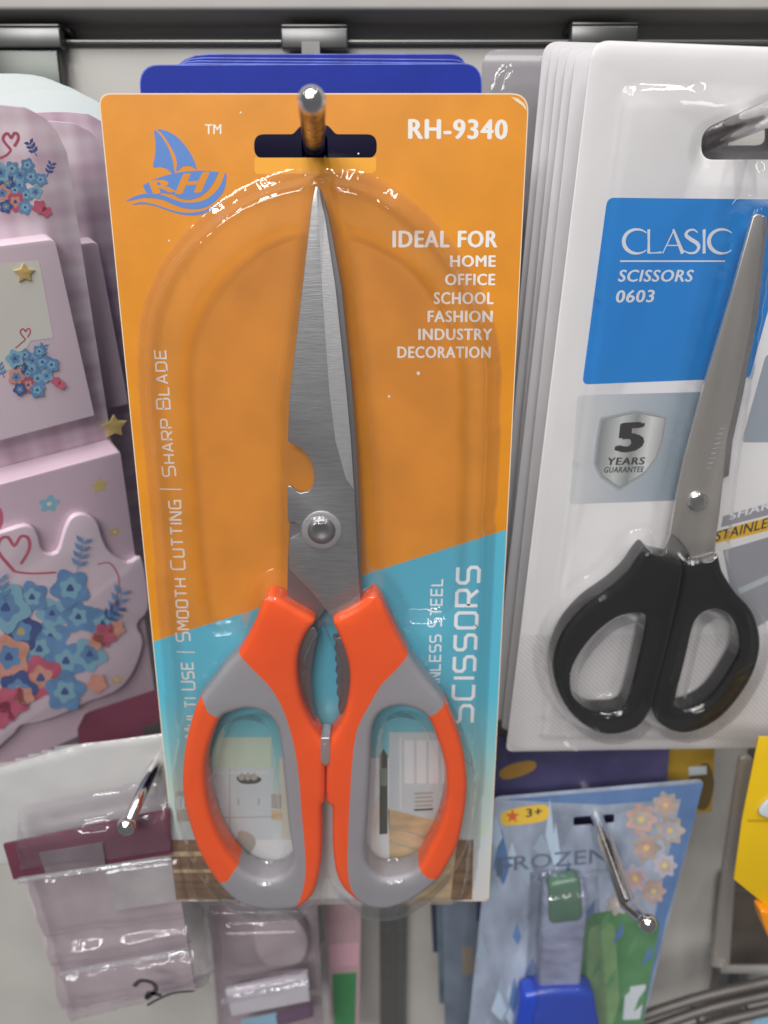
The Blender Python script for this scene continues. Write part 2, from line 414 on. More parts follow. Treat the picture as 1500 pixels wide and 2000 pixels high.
def formed_sheet(name, bbox, layers, m, parent, cell=0.6, base=0.5, wobble=0.12):
    x0, x1, y0, y1 = bbox
    xs = np.arange(x0, x1 + cell, cell); ys = np.arange(y0, y1 + cell, cell)
    X, Y = np.meshgrid(xs, ys); H = np.zeros(X.shape)
    for poly, holes, grow, height, sig in layers:
        mk = inside(poly, X, Y)
        for hl in holes: mk &= ~inside(hl, X, Y)
        if grow: mk = dilate(mk, grow / cell)
        L = mk.astype(float); nn = max(1, int(round(sig / cell)))
        if nn > 1:
            for k in range(1, nn): L = L + (~dilate(~mk, k)).astype(float)
            L /= nn
        L = blur(L * height, 0.62 / cell)
        H = np.maximum(H, L)
    H = blur(H, 0.3 / cell)
    n = blur(rng.normal(size=H.shape), 4 / cell); n /= n.std(); H = H + wobble * n * np.clip(H / 3, 0, 1)
    keep = H > 0.06
    idx = -np.ones(H.shape, int); V = []; F = []
    use = keep[:-1, :-1] | keep[1:, :-1] | keep[:-1, 1:] | keep[1:, 1:]
    need = np.zeros(H.shape, bool); need[:-1, :-1] |= use; need[1:, :-1] |= use; need[:-1, 1:] |= use; need[1:, 1:] |= use
    jj, ii = np.nonzero(need); idx[jj, ii] = np.arange(len(jj))
    V = [(xs[i] * .001, -(base + H[j, i]) * .001, ys[j] * .001) for j, i in zip(jj, ii)]
    fj, fi = np.nonzero(use)
    F = [(idx[j, i], idx[j, i + 1], idx[j + 1, i + 1], idx[j + 1, i]) for j, i in zip(fj, fi)]
    me = bpy.data.meshes.new(name); me.from_pydata(V, [], F); me.update()
    for p in me.polygons: p.use_smooth = True
    return add(name, me, m, parent)

# ================================================================== THE SETTING: slatted display wall
YW = 0.078
zt = lambda py, Y: at(750, py, Y).z
def sbox(name, lo, hi, m, parent=None, bev=0.0):
    o = box(name, lo, hi, m, parent, bev)
    if parent is None: o['kind'] = 'structure'
    return o
wall = sbox('wall', (-0.5, YW, -0.6), (0.5, YW + 0.02, zt(84, YW)), M_wall)
sbox('wall_groove_rail', (-0.5, YW + 0.011, zt(84, YW) + 0.0005), (0.5, YW + 0.024, zt(8, YW)), mat('groove_metal', (0.34, 0.335, 0.33), 0.45, 0.4, var=0.15, vscale=20, aniso=(1, 1, 30)), wall)
sbox('wall_lip', (-0.5, YW - 0.003, zt(84, YW - .003)), (0.5, YW + 0.0105, zt(76, YW - .003)), M_alu, wall, 0.0008)
sbox('wall_upper_panel', (-0.5, YW - 0.006, zt(19, YW - .006)), (0.5, YW + 0.0215, 0.32), M_wall, wall, 0.0012)
# shallow vertical channels of the wall standard behind the lower row
for a, b in ((742, 792), (1392, 1452)):
    x0, x1 = at(a, 1880, YW).x, at(b, 1880, YW).x
    st = sbox('wall_standard', (x0, YW - 0.007, -0.55), (x1, YW - 0.0005, -0.02), M_alu, wall, 0.001)
    sbox('wall_standard_slot', (x0 + (x1 - x0) * .38, YW - 0.0078, -0.55), (x0 + (x1 - x0) * .62, YW - 0.0072, -0.02), mat('slot_dark', (0.09, 0.085, 0.08), 0.6), wall)

# ================================================================== HOOKS
def clip(px0, px1, py0, py1, parent, name='bracket'):
    a = at(px0, py0, YW - .006); b = at(px1, py1, YW - .006); o = parent.location
    x0, x1, z0, z1 = a.x - o.x, b.x - o.x, b.z - o.z, a.z - o.z; yb = YW - o.y
    me = box(name, (x0, yb - .0075, z0), (x1, yb - .0035, z1 - (z1 - z0) * .36), M_clip, parent, 0.0006)
    box('bracket_lip', (x0, yb - .0075, z1 - (z1 - z0) * .34), (x1, yb + .006, z1 - (z1 - z0) * .26), M_clip, parent, 0.0006)
    box('bracket_tongue', (x0 + .0006, yb + .004, z1 - (z1 - z0) * .26), (x1 - .0006, yb + .0095, z1), M_clip, parent, 0.0005)
HZ = 0.0333
tipw = at(609, 197, -0.0445); sltw = at(613, 272, 0.0)
hdir = (sltw - tipw) / (sltw.y - tipw.y)
HZ = sltw.z; hx = sltw.x
hk = thing('display_hook', 'straight worn nickel hook poking out through the slot of the orange card', 'hook', loc=(hx, 0, HZ), group='peg hooks on the wall')
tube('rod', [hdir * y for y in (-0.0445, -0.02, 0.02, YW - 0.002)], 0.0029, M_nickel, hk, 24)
ball('tip', hdir * -0.0445, 0.0029, M_chrome, hk)
clip(548, 680, 32, 98, hk)
hw = hdir * YW
box('stem', (hw.x - .003, YW - .0085, hw.z - .004), (hw.x + .003, YW - .004, at(610, 98, YW - .006).z - HZ + .002), M_clip, hk)

# ================================================================== ORANGE BLISTER PACK
FO = Frame(at(192, 182, 0.0))          # local origin: top-left corner of the card
pk = thing('blister_pack', 'orange and blue hang card of the kitchen scissors, with clear domed blister', 'package', FO)
P = FO.p
W_, H_ = 110.0, 256.4
card = rounded([(0, 0), (W_, 0), (W_, -H_), (0, -H_)], [3.2, 4.6, 2, 2])
slot = rounded(FO.ps([(496, 262), (572, 262), (588, 244), (640, 244), (656, 262), (736, 262), (736, 309), (640, 309), (633, 314), (590, 314), (584, 309), (496, 309)]),
               [2.6, .6, .8, .8, .6, 2.6, 2.6, .3, .3, .3, .3, 2.6])
plate('backing_card', card, -0.55, 0, M_edge, pk, [slot])
h1 = 0.06
line_l, line_r = P(296, 1254), P(984, 1036)
top_face = rounded([(0.25, -0.3), (W_ - .25, -0.3), (W_ - .25, -H_ + .2), (0.25, -H_ + .2)], [3, 4.4, 1.8, 1.8])
ink('orange_face', top_face, h1, M_orange, pk, [[(x, y) for x, y in slot]])
cy0, cy1 = P(640, 1100)[1] * .001, -H_ * .001
M_cyan = ramp_print('aqua_to_kitchen_print', [(0, (0.09, 0.40, 0.54)), (0.36, (0.09, 0.42, 0.55)), (0.50, (0.20, 0.46, 0.50)), (0.62, (0.38, 0.50, 0.46)), (0.8, (0.50, 0.55, 0.55)), (1, (0.55, 0.52, 0.50))], 2, cy0, cy1)
yl = line_l[1] + (0.25 - line_l[0]) * (line_r[1] - line_l[1]) / (line_r[0] - line_l[0]); yr = line_r[1] + (W_ - .25 - line_r[0]) * (line_r[1] - line_l[1]) / (line_r[0] - line_l[0])
ink('aqua_face', [(0.25, yl), (W_ - .25, yr), (W_ - .25, -H_ + 1.5), (W_ - 1.8, -H_ + .2), (1.8, -H_ + .2), (0.25, -H_ + 1.5)], 0.12, M_cyan, pk)
ink('slot_band', rounded(FO.ps([(497, 308), (735, 308), (734, 338), (497, 340)]), [0, 0, 1.2, 1.2]), 0.12, M_yellow, pk, [])
# --- kitchen picture at the foot of the card
wood = mat('brown_floor_print', (0.20, 0.115, 0.06), 0.5, var=0.35, vscale=60, aniso=(0.6, 1, 6))
lwood = mat('pale_floor_print', (0.52, 0.38, 0.22), 0.5, var=0.25, vscale=70, aniso=(1, 1, 3))
pale = mat('pale_cabinet_print', (0.46, 0.50, 0.52), 0.5, var=0.04)
palew = mat('white_cabinet_print', (0.60, 0.60, 0.61), 0.5, var=0.04)
bowlm = mat('dark_bowl_print', (0.07, 0.075, 0.06), 0.5)
taup = mat('taupe_print', (0.34, 0.32, 0.28), 0.5)
olive = mat('pale_green_print', (0.44, 0.52, 0.42), 0.5, var=0.05)
def kp(pts, m, h=0.18, name='kitchen_picture'): return ink(name, FO.ps(pts), h, m, pk)
kp([(330, 1640), (470, 1640), (470, 1757), (344, 1757)], wood)
kp([(331, 1664), (470, 1662), (470, 1670), (333, 1673)], lwood, .22); kp([(338, 1698), (470, 1697), (470, 1703), (339, 1705)], lwood, .22)
kp([(425, 1440), (530, 1440), (530, 1500), (420, 1500)], olive)
kp([(400, 1500), (534, 1500), (532, 1640), (412, 1640)], pale)
kp([(448, 1502), (450, 1502), (450, 1640), (448, 1640)], taup, .22)
kp([(470, 1640), (600, 1640), (600, 1757), (470, 1757)], palew)
kp(smooth([(462, 1518), (478, 1513), (500, 1515), (511, 1522), (500, 1530), (472, 1530)], 4), bowlm, .24)
for cx in (472, 484, 496): kp(smooth([(cx - 7, 1518), (cx, 1509), (cx + 7, 1518), (cx, 1524)], 4), taup, .26)
kp(smooth([(465, 1625), (490, 1628), (500, 1645), (490, 1665), (475, 1678), (466, 1670)], 4), taup, .24)
kp([(530, 1550), (550, 1552), (550, 1580), (530, 1578)], taup, .22); kp([(530, 1582), (552, 1584), (552, 1602), (530, 1600)], lwood, .22)
kp([(640, 1480), (760, 1480), (760, 1757), (640, 1757)], palew); kp([(760, 1430), (900, 1430), (905, 1600), (760, 1580)], pale)
kp([(780, 1440), (783, 1440), (784, 1580), (781, 1580)], palew, .24)
kp([(741, 1475), (749, 1462), (757, 1475), (757, 1628), (741, 1630)], bowlm, .24)
kp([(743, 1500), (756, 1500), (756, 1535), (743, 1535)], mat('green_grey_print', (0.16, 0.21, 0.17), 0.5), .27)
kp([(758, 1580), (866, 1606), (905, 1640), (898, 1757), (780, 1757), (762, 1690)], lwood)
for k in range(4): kp([(760, 1612 + 30 * k), (870, 1645 + 28 * k), (870, 1648 + 28 * k), (760, 1615 + 30 * k)], taup, .22)
kp([(893, 1640), (925, 1640), (922, 1757), (880, 1757)], wood, .22)
for k in range(5): kp([(808 + 3 * (k % 2), 1548 + 8 * k), (846 - 4 * (k % 2), 1546 + 8 * k), (846, 1550 + 8 * k), (810, 1552 + 8 * k)], taup if k < 4 else bowlm, .26)
kp([(930, 1608), (950, 1608), (949, 1630), (930, 1630)], olive, .24)
kp([(345, 1545), (375, 1545), (375, 1555), (345, 1555)], taup, .24); kp([(345, 1580), (380, 1580), (380, 1604), (345, 1604)], taup, .24)
for k in range(6): kp([(352 + 4 * k, 1560 + 3 * (k % 2)), (355 + 4 * k, 1560), (355 + 4 * k, 1577), (352 + 4 * k, 1577)], palew if k % 2 else taup, .26)
for k in range(3): kp([(405 + 42 * k, 1508), (440 + 42 * k, 1508), (440 + 42 * k, 1509.5), (405 + 42 * k, 1509.5)], palew, .26); kp([(424 + 40 * k, 1560), (427 + 40 * k, 1560), (427 + 40 * k, 1572), (424 + 40 * k, 1572)], taup, .26)
kp([(412, 1596), (532, 1594), (532, 1596), (412, 1598)], taup, .24)
kp([(545, 1480), (600, 1480), (600, 1640), (552, 1640)], mat('cream_wall_print', (0.52, 0.50, 0.42), .5), .2)
for k in range(4): kp([(790 + 24 * k, 1446), (808 + 24 * k, 1446), (808 + 24 * k, 1530), (790 + 24 * k, 1530)], palew, .2)
for k in range(3): kp([(344, 1722 + 14 * k), (470, 1720 + 14 * k), (470, 1721.5 + 14 * k), (344, 1723.5 + 14 * k)], bowlm, .26)
kp([(868, 1590), (905, 1596), (903, 1604), (868, 1600)], bowlm, .26); kp([(905, 1480), (930, 1500), (928, 1502), (904, 1483)], taup, .26)
# worn corner and specks of dust
ink('worn_corner', FO.ps([(998, 189), (1012, 193), (1024, 203), (1030, 218), (1020, 206), (1008, 198)]), .2, M_edge, pk)
for x, y, q in ((817, 729, 4), (760, 774, 3), (700, 300, 2), (470, 220, 2), (330, 470, 2)): ink('speck', [P(x + q * math.cos(k), y + q * math.sin(k)) for k in (0, 1.3, 2.2, 3.6, 5)], .25, M_cream, pk)
# --- lettering
def T(body, a, b, c, m=M_cream, bold=0.035, h=0.2, fr=FO, par=pk, name='lettering'):
    return text(name, body, fr.p(*a), fr.p(*b), fr.p(*c), h, m, par, bold)
T('TM', (401, 262), (432, 262), (401, 243), bold=.02)
T('RH-9340', (799, 271), (989, 272), (799, 233), bold=.045)
T('IDEAL FOR', (768, 483), (970, 483), (768, 451), bold=.045)
for body, x0, x1, yb, yt in (('HOME', 880, 967, 521, 499), ('OFFICE', 870, 966, 557, 535), ('SCHOOL', 848, 963, 594, 571), ('FASHION', 836, 961, 629, 607), ('INDUSTRY', 818, 960, 664, 642), ('DECORATION', 777, 957, 699, 677)):
    T(body, (x0, yb), (x1, yb), (x0, yt), bold=.04)
M_vink = mat('aged_white_ink', (0.70, 0.64, 0.58), 0.5)
def Q(body, a, b, c, m=M_vink, **k): return square_text('lettering', body, P(*a), P(*b), P(*c), .2, m, pk, **k)
Q('SHARP BLADE', (343, 930), (323, 684), (323, 930))
Q('SMOOTH CUTTING', (371, 1252), (352, 978), (350, 1252))
Q('MULTI USE', (389, 1440), (376, 1294), (368, 1440))
for a, b in (((312, 955), (355, 956)), ((345, 1273), (381, 1274))): strokes('divider_line', [([P(*a), P(*b)], .35, False)], .2, M_vink, pk)
Q('SCISSORS', (922, 1411), (936, 1108), (883, 1411), m=M_wink, weight=1.0)
Q('STAINLESS STEEL', (857, 1390), (864, 1131), (837, 1390), m=M_wink)
# --- ship emblem
def z3(pts): return FO.ps([(180 + x * .30667, 160 + y * .30667) for x, y in pts])
ink('emblem_sail', smooth(z3([(396, 308), (440, 345), (485, 420), (513, 500), (520, 560), (514, 590), (480, 556), (430, 541), (388, 541), (400, 470), (403, 390)]), 3), .2, M_logo, pk)
ink('emblem_sail', smooth(z3([(412, 303), (470, 310), (540, 350), (600, 415), (645, 490), (665, 555), (630, 537), (580, 537), (537, 570), (539, 510), (520, 450), (480, 380), (440, 325)]), 3), .2, M_logo, pk)
ink('emblem_hull', z3([(322, 660), (380, 625), (470, 595), (505, 588), (505, 560), (525, 560), (525, 580), (600, 570), (680, 565), (807, 572), (775, 640), (740, 690), (690, 730), (620, 752), (560, 742), (510, 715), (430, 705), (390, 706), (345, 705)]), .23, M_logo, pk)
ink('emblem_wave', smooth(z3([(215, 758), (280, 725), (350, 710), (430, 715), (500, 740), (570, 765), (640, 768), (720, 750), (780, 705), (820, 650), (850, 575), (855, 620), (840, 690), (800, 745), (740, 790), (680, 808), (610, 808), (540, 790), (460, 755), (390, 740), (320, 740), (260, 752)]), 3), .2, M_logo, pk)
ink('emblem_wave', smooth(z3([(255, 782), (310, 765), (380, 775), (460, 800), (540, 825), (620, 833), (700, 822), (770, 790), (828, 750), (780, 800), (710, 838), (640, 850), (560, 842), (480, 818), (400, 790), (330, 778)]), 3), .2, M_logo, pk)
def Lz(body, a, b, c): text('emblem_letter', body, z3([a])[0], z3([b])[0], z3([c])[0], .28, M_orange, pk, .055)
Lz('R', (402, 712), (528, 698), (370, 632)); Lz('H', (540, 712), (684, 700), (592, 588))

# ================================================================== KITCHEN SCISSORS
HT = 11.0      # top of the handle above the card
LH = [(531, 1165), (550, 1174), (580, 1192), (614, 1214), (598, 1240), (583, 1277), (580, 1324), (590, 1378), (608, 1418), (626, 1446), (633, 1460), (634, 1500), (634, 1568), (628, 1580), (628, 1640), (626, 1693), (615, 1743), (596, 1768), (571, 1779),
      (517, 1781), (464, 1766), (424, 1728), (390, 1673), (367, 1609), (355, 1549), (357, 1482), (367, 1431), (384, 1376), (410, 1340), (444, 1297), (466, 1274), (491, 1230), (512, 1180), (519, 1168)]
LHole = [(430, 1406), (410, 1452), (400, 1498), (402, 1552), (414, 1606), (434, 1653), (457, 1686), (477, 1706), (511, 1720), (544, 1716), (564, 1700), (571, 1673), (564, 1626), (558, 1566), (553, 1515), (548, 1465), (538, 1421), (518, 1398), (487, 1388), (457, 1393)]
LGrey = [(464, 1276), (497, 1311), (524, 1338), (548, 1375), (564, 1418), (576, 1465), (585, 1532), (590, 1599), (596, 1666), (596, 1716), (585, 1760), (569, 1782), (560, 1815), (380, 1815), (422, 1731), (444, 1722), (458, 1699), (500, 1650), (500, 1470), (433, 1408), (405, 1391), (395, 1366), (360, 1330), (430, 1240)]
RH = [(731, 1162), (747, 1180), (768, 1224), (796, 1278), (828, 1324), (868, 1373), (888, 1418), (905, 1469), (913, 1532), (908, 1593), (895, 1653), (875, 1693), (855, 1723), (808, 1760), (764, 1777), (731, 1778), (707, 1770), (674, 1744), (657, 1713), (650, 1666), (649, 1620), (648, 1581),
      (637, 1568), (637, 1500), (639, 1460), (645, 1446), (660, 1422), (674, 1391), (682, 1348), (682, 1311), (674, 1277), (660, 1241), (650, 1214), (676, 1198), (700, 1184), (721, 1167)]
RHole = [(774, 1383), (808, 1388), (835, 1405), (851, 1438), (865, 1479), (873, 1526), (870, 1576), (855, 1626), (835, 1666), (818, 1697), (788, 1713), (747, 1717), (724, 1700), (714, 1673), (717, 1616), (721, 1549), (724, 1482), (727, 1432), (741, 1398)]
RGrey = [(796, 1282), (771, 1311), (744, 1338), (721, 1378), (700, 1418), (690, 1465), (684, 1549), (680, 1633), (679, 1700), (687, 1740), (711, 1774), (720, 1815), (880, 1815), (859, 1727), (836, 1716), (817, 1696), (780, 1650), (780, 1470), (834, 1404), (852, 1394), (872, 1372), (910, 1330), (830, 1240)]
sc = thing('kitchen_scissors', 'kitchen scissors with orange and grey handles and bottle opener notch, sealed in the orange pack', 'scissors', FO)
def handle(out, hole, grey, labels):
    o2 = smooth(FO.ps(out, HT), 3); h2 = smooth(FO.ps(hole, HT), 3); g2 = FO.ps(grey, HT)
    full = plate_raw(o2, [h2], 0.7, HT, 2.1, 5)
    cut = plate_raw(smooth(g2, 2), [], -6, 20)
    g = boolean(full, cut, 'INTERSECT'); r = boolean(full, cut, 'DIFFERENCE')
    hd = add('handle', finish(r, 40), M_red, sc)
    add('soft_grip', finish(g, 40), M_grey, hd)
    return o2, h2
lo2, lh2 = handle(LH, LHole, LGrey, '')
ro2, rh2 = handle(RH, RHole, RGrey, '')
FB = [(616, 364), (608, 400), (590, 560), (576, 680), (565, 775), (562, 862), (570, 867), (584, 874), (597, 886), (608, 903), (614, 928), (611, 948), (602, 960), (587, 963), (577, 958), (571, 951), (566, 948), (561, 952), (562, 1020), (574, 1020), (584, 1024), (588, 1034), (583, 1043), (574, 1048), (565, 1053), (564, 1110),
      (585, 1132), (612, 1160), (640, 1196), (658, 1224), (682, 1260), (720, 1240), (704, 1185), (698, 1080), (692, 955), (685, 860), (676, 760), (655, 560), (634, 420), (622, 364)]
hb = 7.6
fb = plate('blade', FO.ps(FB, hb), 6.1, hb, M_steel, sc, bevel=0.22, res=2)
ge = FO.ps([(622, 372), (634, 420), (655, 560), (676, 760), (685, 860), (691, 956)], hb); gi = FO.ps([(619, 372), (622, 420), (629, 560), (643, 760), (655, 860), (676, 935)], hb)
V = [(x, y, hb + .03) for x, y in ge] + [(x, y, hb + .20) for x, y in gi]; n = len(ge)
from_faces('ground_edge', V, [(i, i + 1, n + i + 1, n + i) for i in range(n - 1)], M_steel2, fb, smooth_it=False)
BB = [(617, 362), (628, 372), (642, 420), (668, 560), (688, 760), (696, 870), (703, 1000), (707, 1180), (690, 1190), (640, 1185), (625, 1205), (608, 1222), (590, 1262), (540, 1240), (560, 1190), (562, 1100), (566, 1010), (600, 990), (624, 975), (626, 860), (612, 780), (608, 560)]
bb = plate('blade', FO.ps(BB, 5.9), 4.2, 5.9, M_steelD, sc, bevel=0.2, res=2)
rv = FO.p(628, 1036, 8)
def disc(name, c, r, prof, m, parent, seg=32):
    V = []; F = []
    for k, (rr, hh) in enumerate(prof):
        V += [(c[0] + r * rr * math.cos(2 * math.pi * i / seg), c[1] + r * rr * math.sin(2 * math.pi * i / seg), hh) for i in range(seg)]
        if k: F += [((k - 1) * seg + i, (k - 1) * seg + (i + 1) % seg, k * seg + (i + 1) % seg, k * seg + i) for i in range(seg)]
    F.append(tuple(range((len(prof) - 1) * seg, len(prof) * seg)))
    return from_faces(name, V, F, m, parent, smooth_it=True)
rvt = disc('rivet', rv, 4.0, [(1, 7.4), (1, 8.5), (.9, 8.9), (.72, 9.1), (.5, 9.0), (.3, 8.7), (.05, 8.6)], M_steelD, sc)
disc('rivet_washer', rv, 5.8, [(1, 7.4), (1, 7.9), (.92, 8.0), (.7, 8.0)], M_steel2, rvt)
nut = FO.ps([(650, 1248), (657, 1256), (653, 1268), (659, 1278), (654, 1290), (660, 1300), (655, 1312), (661, 1322), (656, 1334), (661, 1344), (657, 1356), (663, 1366), (660, 1380), (664, 1398), (690, 1370), (695, 1320), (688, 1270), (670, 1244)], 8)
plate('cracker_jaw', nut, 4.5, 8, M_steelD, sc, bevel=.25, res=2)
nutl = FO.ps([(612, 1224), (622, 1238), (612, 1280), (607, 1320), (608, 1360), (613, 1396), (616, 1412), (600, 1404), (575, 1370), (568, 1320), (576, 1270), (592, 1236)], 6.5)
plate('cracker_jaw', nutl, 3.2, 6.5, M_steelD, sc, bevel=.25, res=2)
pin = rounded(FO.ps([(626, 1441), (645, 1441), (645, 1488), (636, 1497), (626, 1488)], HT), .5)
plate('stop_pin', pin, 3, HT + .1, M_steel2, sc, bevel=.3, res=2)

# ---- the orange pack's blister
arch_o = smooth(FO.ps([(625, 346), (540, 362), (450, 405), (370, 475), (315, 560), (290, 660), (292, 800), (310, 1000), (330, 1250), (350, 1500), (368, 1700), (400, 1752), (470, 1757), (640, 1757), (820, 1757), (890, 1750), (915, 1700), (930, 1500), (940, 1250), (950, 1000), (958, 800), (955, 680), (925, 580), (870, 490), (800, 415), (715, 363)]), 3)
arch_i = smooth(FO.ps([(620, 452), (540, 470), (470, 515), (410, 590), (378, 680), (378, 800), (392, 1000), (408, 1160), (430, 1210), (520, 1175), (560, 1100), (640, 1090), (710, 1100), (760, 1175), (860, 1180), (885, 1120), (890, 1000), (892, 800), (885, 680), (850, 590), (790, 515), (710, 470)]), 3)
arch_o = [(x, max(y, -H_ + 1.6)) for x, y in arch_o]
blade_ch = FO.ps([(625, 352), (600, 400), (572, 600), (556, 800), (552, 1240), (722, 1240), (708, 1000), (694, 760), (664, 540), (642, 400)])
fullblade = FO.ps([(616, 362), (590, 560), (562, 780), (560, 1200), (712, 1200), (700, 960), (682, 760), (640, 400), (628, 362)], 8)
layers = [(arch_o, [], 1.8, 0.8, .5), (arch_o, [arch_i], 0, 5.8, 2.6), (arch_i, [], 2.0, 1.3, 0.5), (fullblade, [], 4.0, 10.4, 2.6), ([(rv[0] + 6.5 * math.cos(k * .2618), rv[1] + 6.5 * math.sin(k * .2618)) for k in range(24)], [], 0, 12.2, 2), (lo2, [lh2], 4.6, 14.2, 3.0), (ro2, [rh2], 4.6, 14.2, 3.0),
          (FO.ps([(600, 1200), (700, 1200), (690, 1460), (590, 1460)], 9), [], 1.5, 9.8, 1.5)]
for hl in (lh2, rh2): layers.append((hl, [], 0, 4.5, .5))
formed_sheet('blister', (2, W_ - 2, -H_ - 3, -18), layers, M_blister, pk, cell=0.5, wobble=.09)

# ================================================================== BLUE CARDS behind, on the same hook
NB = 7
M_bedge = mat('blue_card_edge', (0.09, 0.12, 0.45), 0.5, var=.5, vscale=120, spec=.3)
for i in range(NB):
    f = i / (NB - 1)
    Y = 0.012 + 0.034 * f
    py = (126, 136, 128, 122, 117, 111, 105)[i]
    cx = at(608 + 14 * f + random.uniform(-4, 4), 150, Y).x; zt_ = at(608, py, Y).z
    fr = Frame((cx - 0.046, Y, zt_), (1, 0, random.uniform(-.008, .012) if i else 0.004))
    ORD = ('first', 'second', 'third', 'fourth', 'fifth', 'sixth', 'last')
    t = thing('hang_card', ORD[i] + ' of the deep blue hang cards stacked behind the orange card', 'hang card', fr, group='blue cards on the hook of the orange card')
    r = 5.5 if i == 0 else 8 + 5 * f
    hs = (hx - (cx - .046)) * 1000; hz = (HZ - zt_) * 1000
    hs += hdir.x * Y * 1000; hz += hdir.z * Y * 1000
    sl = rounded([(hs - 3.6, hz + 3.2), (hs + 3.6, hz + 3.2), (hs + 3.6, hz - 4), (hs - 3.6, hz - 4)], 2)
    plate('backing_card', rounded([(0, 0), (92, 0), (92, -190), (0, -190)], [r, 5.5, 3, 3]), -0.5, 0, M_bedge, t, [sl], bevel=.12, res=1)
    if i == 0: ink('slot_shade_panel', rounded([(16, hz + 7), (76, hz + 7), (76, hz - 12), (16, hz - 12)], 2), .1, mat('navy_slot_shade', (0.012, 0.010, 0.045), 0.4, var=.15), t, [sl])  # dark panel painting in the shade seen through the orange card's slot
    ink('blue_face', rounded([(.3, -.3), (91.7, -.3), (91.7, -189.7), (.3, -189.7)], [r, 5.3, 3, 3]), .05, M_blue, t, [sl])

M_navy = mat('navy_slot_shade', (0.012, 0.010, 0.045), 0.4, var=.15)
# ================================================================== WHITE SCISSORS PACKS on the right
m_edge = ray(1160, 110).cross(ray(995, 1450))
uW = Vector((13.8, 0.75, -0.28)).normalized(); vW = m_edge.cross(uW)
if vW.z > 0: vW = -vW
FW = Frame(at(1157, 78, -0.004), uW, vW)
PW = FW.p
wp = thing('blister_pack', 'white hang card with azure panel, front pack of the black scissors', 'package', FW, group='white scissors packs on one hook')
bl = PW(992, 1468); br = PW(1452, 1452); WW = 100.0
wo = rounded([(0, 0), (WW, 0), (WW, bl[1]), (0, bl[1])], [4.5, 4.5, 3, 3])
wslot = rounded(FW.ps([(1370, 255), (1500, 195), (1640, 255), (1640, 312), (1370, 312)]), [3.2, 3, 3, 3, 3.2])
plate('backing_card', wo, -0.6, 0, M_white, wp, [wslot], bevel=.15, res=1)
def wi(pts, m, h=.06, r=0, name='print_panel'):
    q = FW.ps(pts); q = rounded(q, r) if r else q
    return ink(name, q, h, m, wp)
wi([(1186, 386), (1560, 390), (1464, 738), (1137, 751)], M_sky, r=[2, 2, 1.5, 2])
M_gfade = ramp_print('grey_fade_print', [(0, (0.68, 0.68, 0.69)), (1, (0.27, 0.36, 0.44))], 0, 0.010, 0.048)
wi([(1128, 772), (1385, 765), (1330, 977), (1112, 985)], M_gfade, r=1.5)
wi([(1496, 692), (1600, 690), (1560, 864), (1448, 864)], mat('slate_print', (0.36, 0.40, 0.45), .5), r=1.5)
shield = [(1242, 800), (1305, 812), (1299, 852), (1286, 893), (1261, 926), (1209, 959), (1172, 933), (1159, 908), (1164, 860), (1172, 816)]
c_ = (1234, 875)
def sh(k): return [(c_[0] + (x - c_[0]) * k, c_[1] + (y - c_[1]) * k) for x, y in shield]
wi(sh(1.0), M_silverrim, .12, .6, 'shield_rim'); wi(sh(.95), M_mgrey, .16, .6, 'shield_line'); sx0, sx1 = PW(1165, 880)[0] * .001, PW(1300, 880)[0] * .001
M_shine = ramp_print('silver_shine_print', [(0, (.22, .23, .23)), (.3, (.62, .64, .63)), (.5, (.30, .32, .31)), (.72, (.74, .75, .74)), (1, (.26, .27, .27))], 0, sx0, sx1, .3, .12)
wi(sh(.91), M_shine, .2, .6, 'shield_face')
def TW(body, a, b, c, m=M_wink, bold=.02, h=.15): return text('lettering', body, PW(*a), PW(*b), PW(*c), h, m, wp, bold)
TW('5', (1207, 882), (1249, 880), (1213, 828), M_dark, .075, .26)
TW('YEARS', (1185, 908), (1257, 907), (1188, 894), M_dark, .04, .26); TW('GUARANTEE', (1179, 923), (1256, 922), (1181, 912), M_dark, .03, .26)
TW('SCISSORS', (1207, 550), (1350, 550), (1212, 527), bold=.03); TW('0603', (1202, 591), (1275, 590), (1206, 567), bold=.03)
strokes('divider_line', [([PW(1211, 510), PW(1416, 510)], .4, False)], .15, M_wink, wp)
def cl(x, y): return PW(1217 + x * 2.08 + (y - 3) * .0, 495 - y * 7.85)
def arcpts(cx, cy, rx, ry, a0, a1, n): return [(cx + rx * math.cos(math.radians(a0 + (a1 - a0) * k / n)), cy + ry * math.sin(math.radians(a0 + (a1 - a0) * k / n))) for k in range(n + 1)]
def wprof(n, lo, hi): return [lo + (hi - lo) * math.sin(math.pi * k / n) ** 1.2 for k in range(n + 1)]
L = []
for off in (0, 80):
    a = arcpts(off + 13, 3, 12.5, 3, 45, 315, 22); L.append(([cl(*q) for q in a], wprof(22, .25, 1.05), False))
L += [([cl(24, 6), cl(24, 3), cl(24, .1)], [.75, .6, .75], False), ([cl(23, .12), cl(30, .12), cl(36, .3)], [.35, .3, .5], False)]
L += [([cl(37, 0), cl(48, 6)], [.3, .35], False), ([cl(47, 6), cl(56, 0)], [.6, 1.0], False), ([cl(41, 2), cl(52, 2)], [.3, .3], False)]
s1 = smooth([(70, 5.2), (66, 5.9), (61, 5.6), (59, 4.6), (63, 3.6), (69, 2.6), (71, 1.5), (68, .3), (62, .1), (57, .7)], 4, False)
L.append(([cl(*q) for q in s1], wprof(len(s1) - 1, .25, 1.0), False))
L.append(([cl(76, 6), cl(76, 3), cl(76, 0)], [.85, .65, .85], False))
strokes('lettering', L, .15, M_wink, wp)
wi([(1408, 1030), (1412, 1008), (1600, 955), (1600, 980)], M_mgrey); wi([(1395, 1062), (1405, 1036), (1600, 984), (1600, 1012)], M_gold)
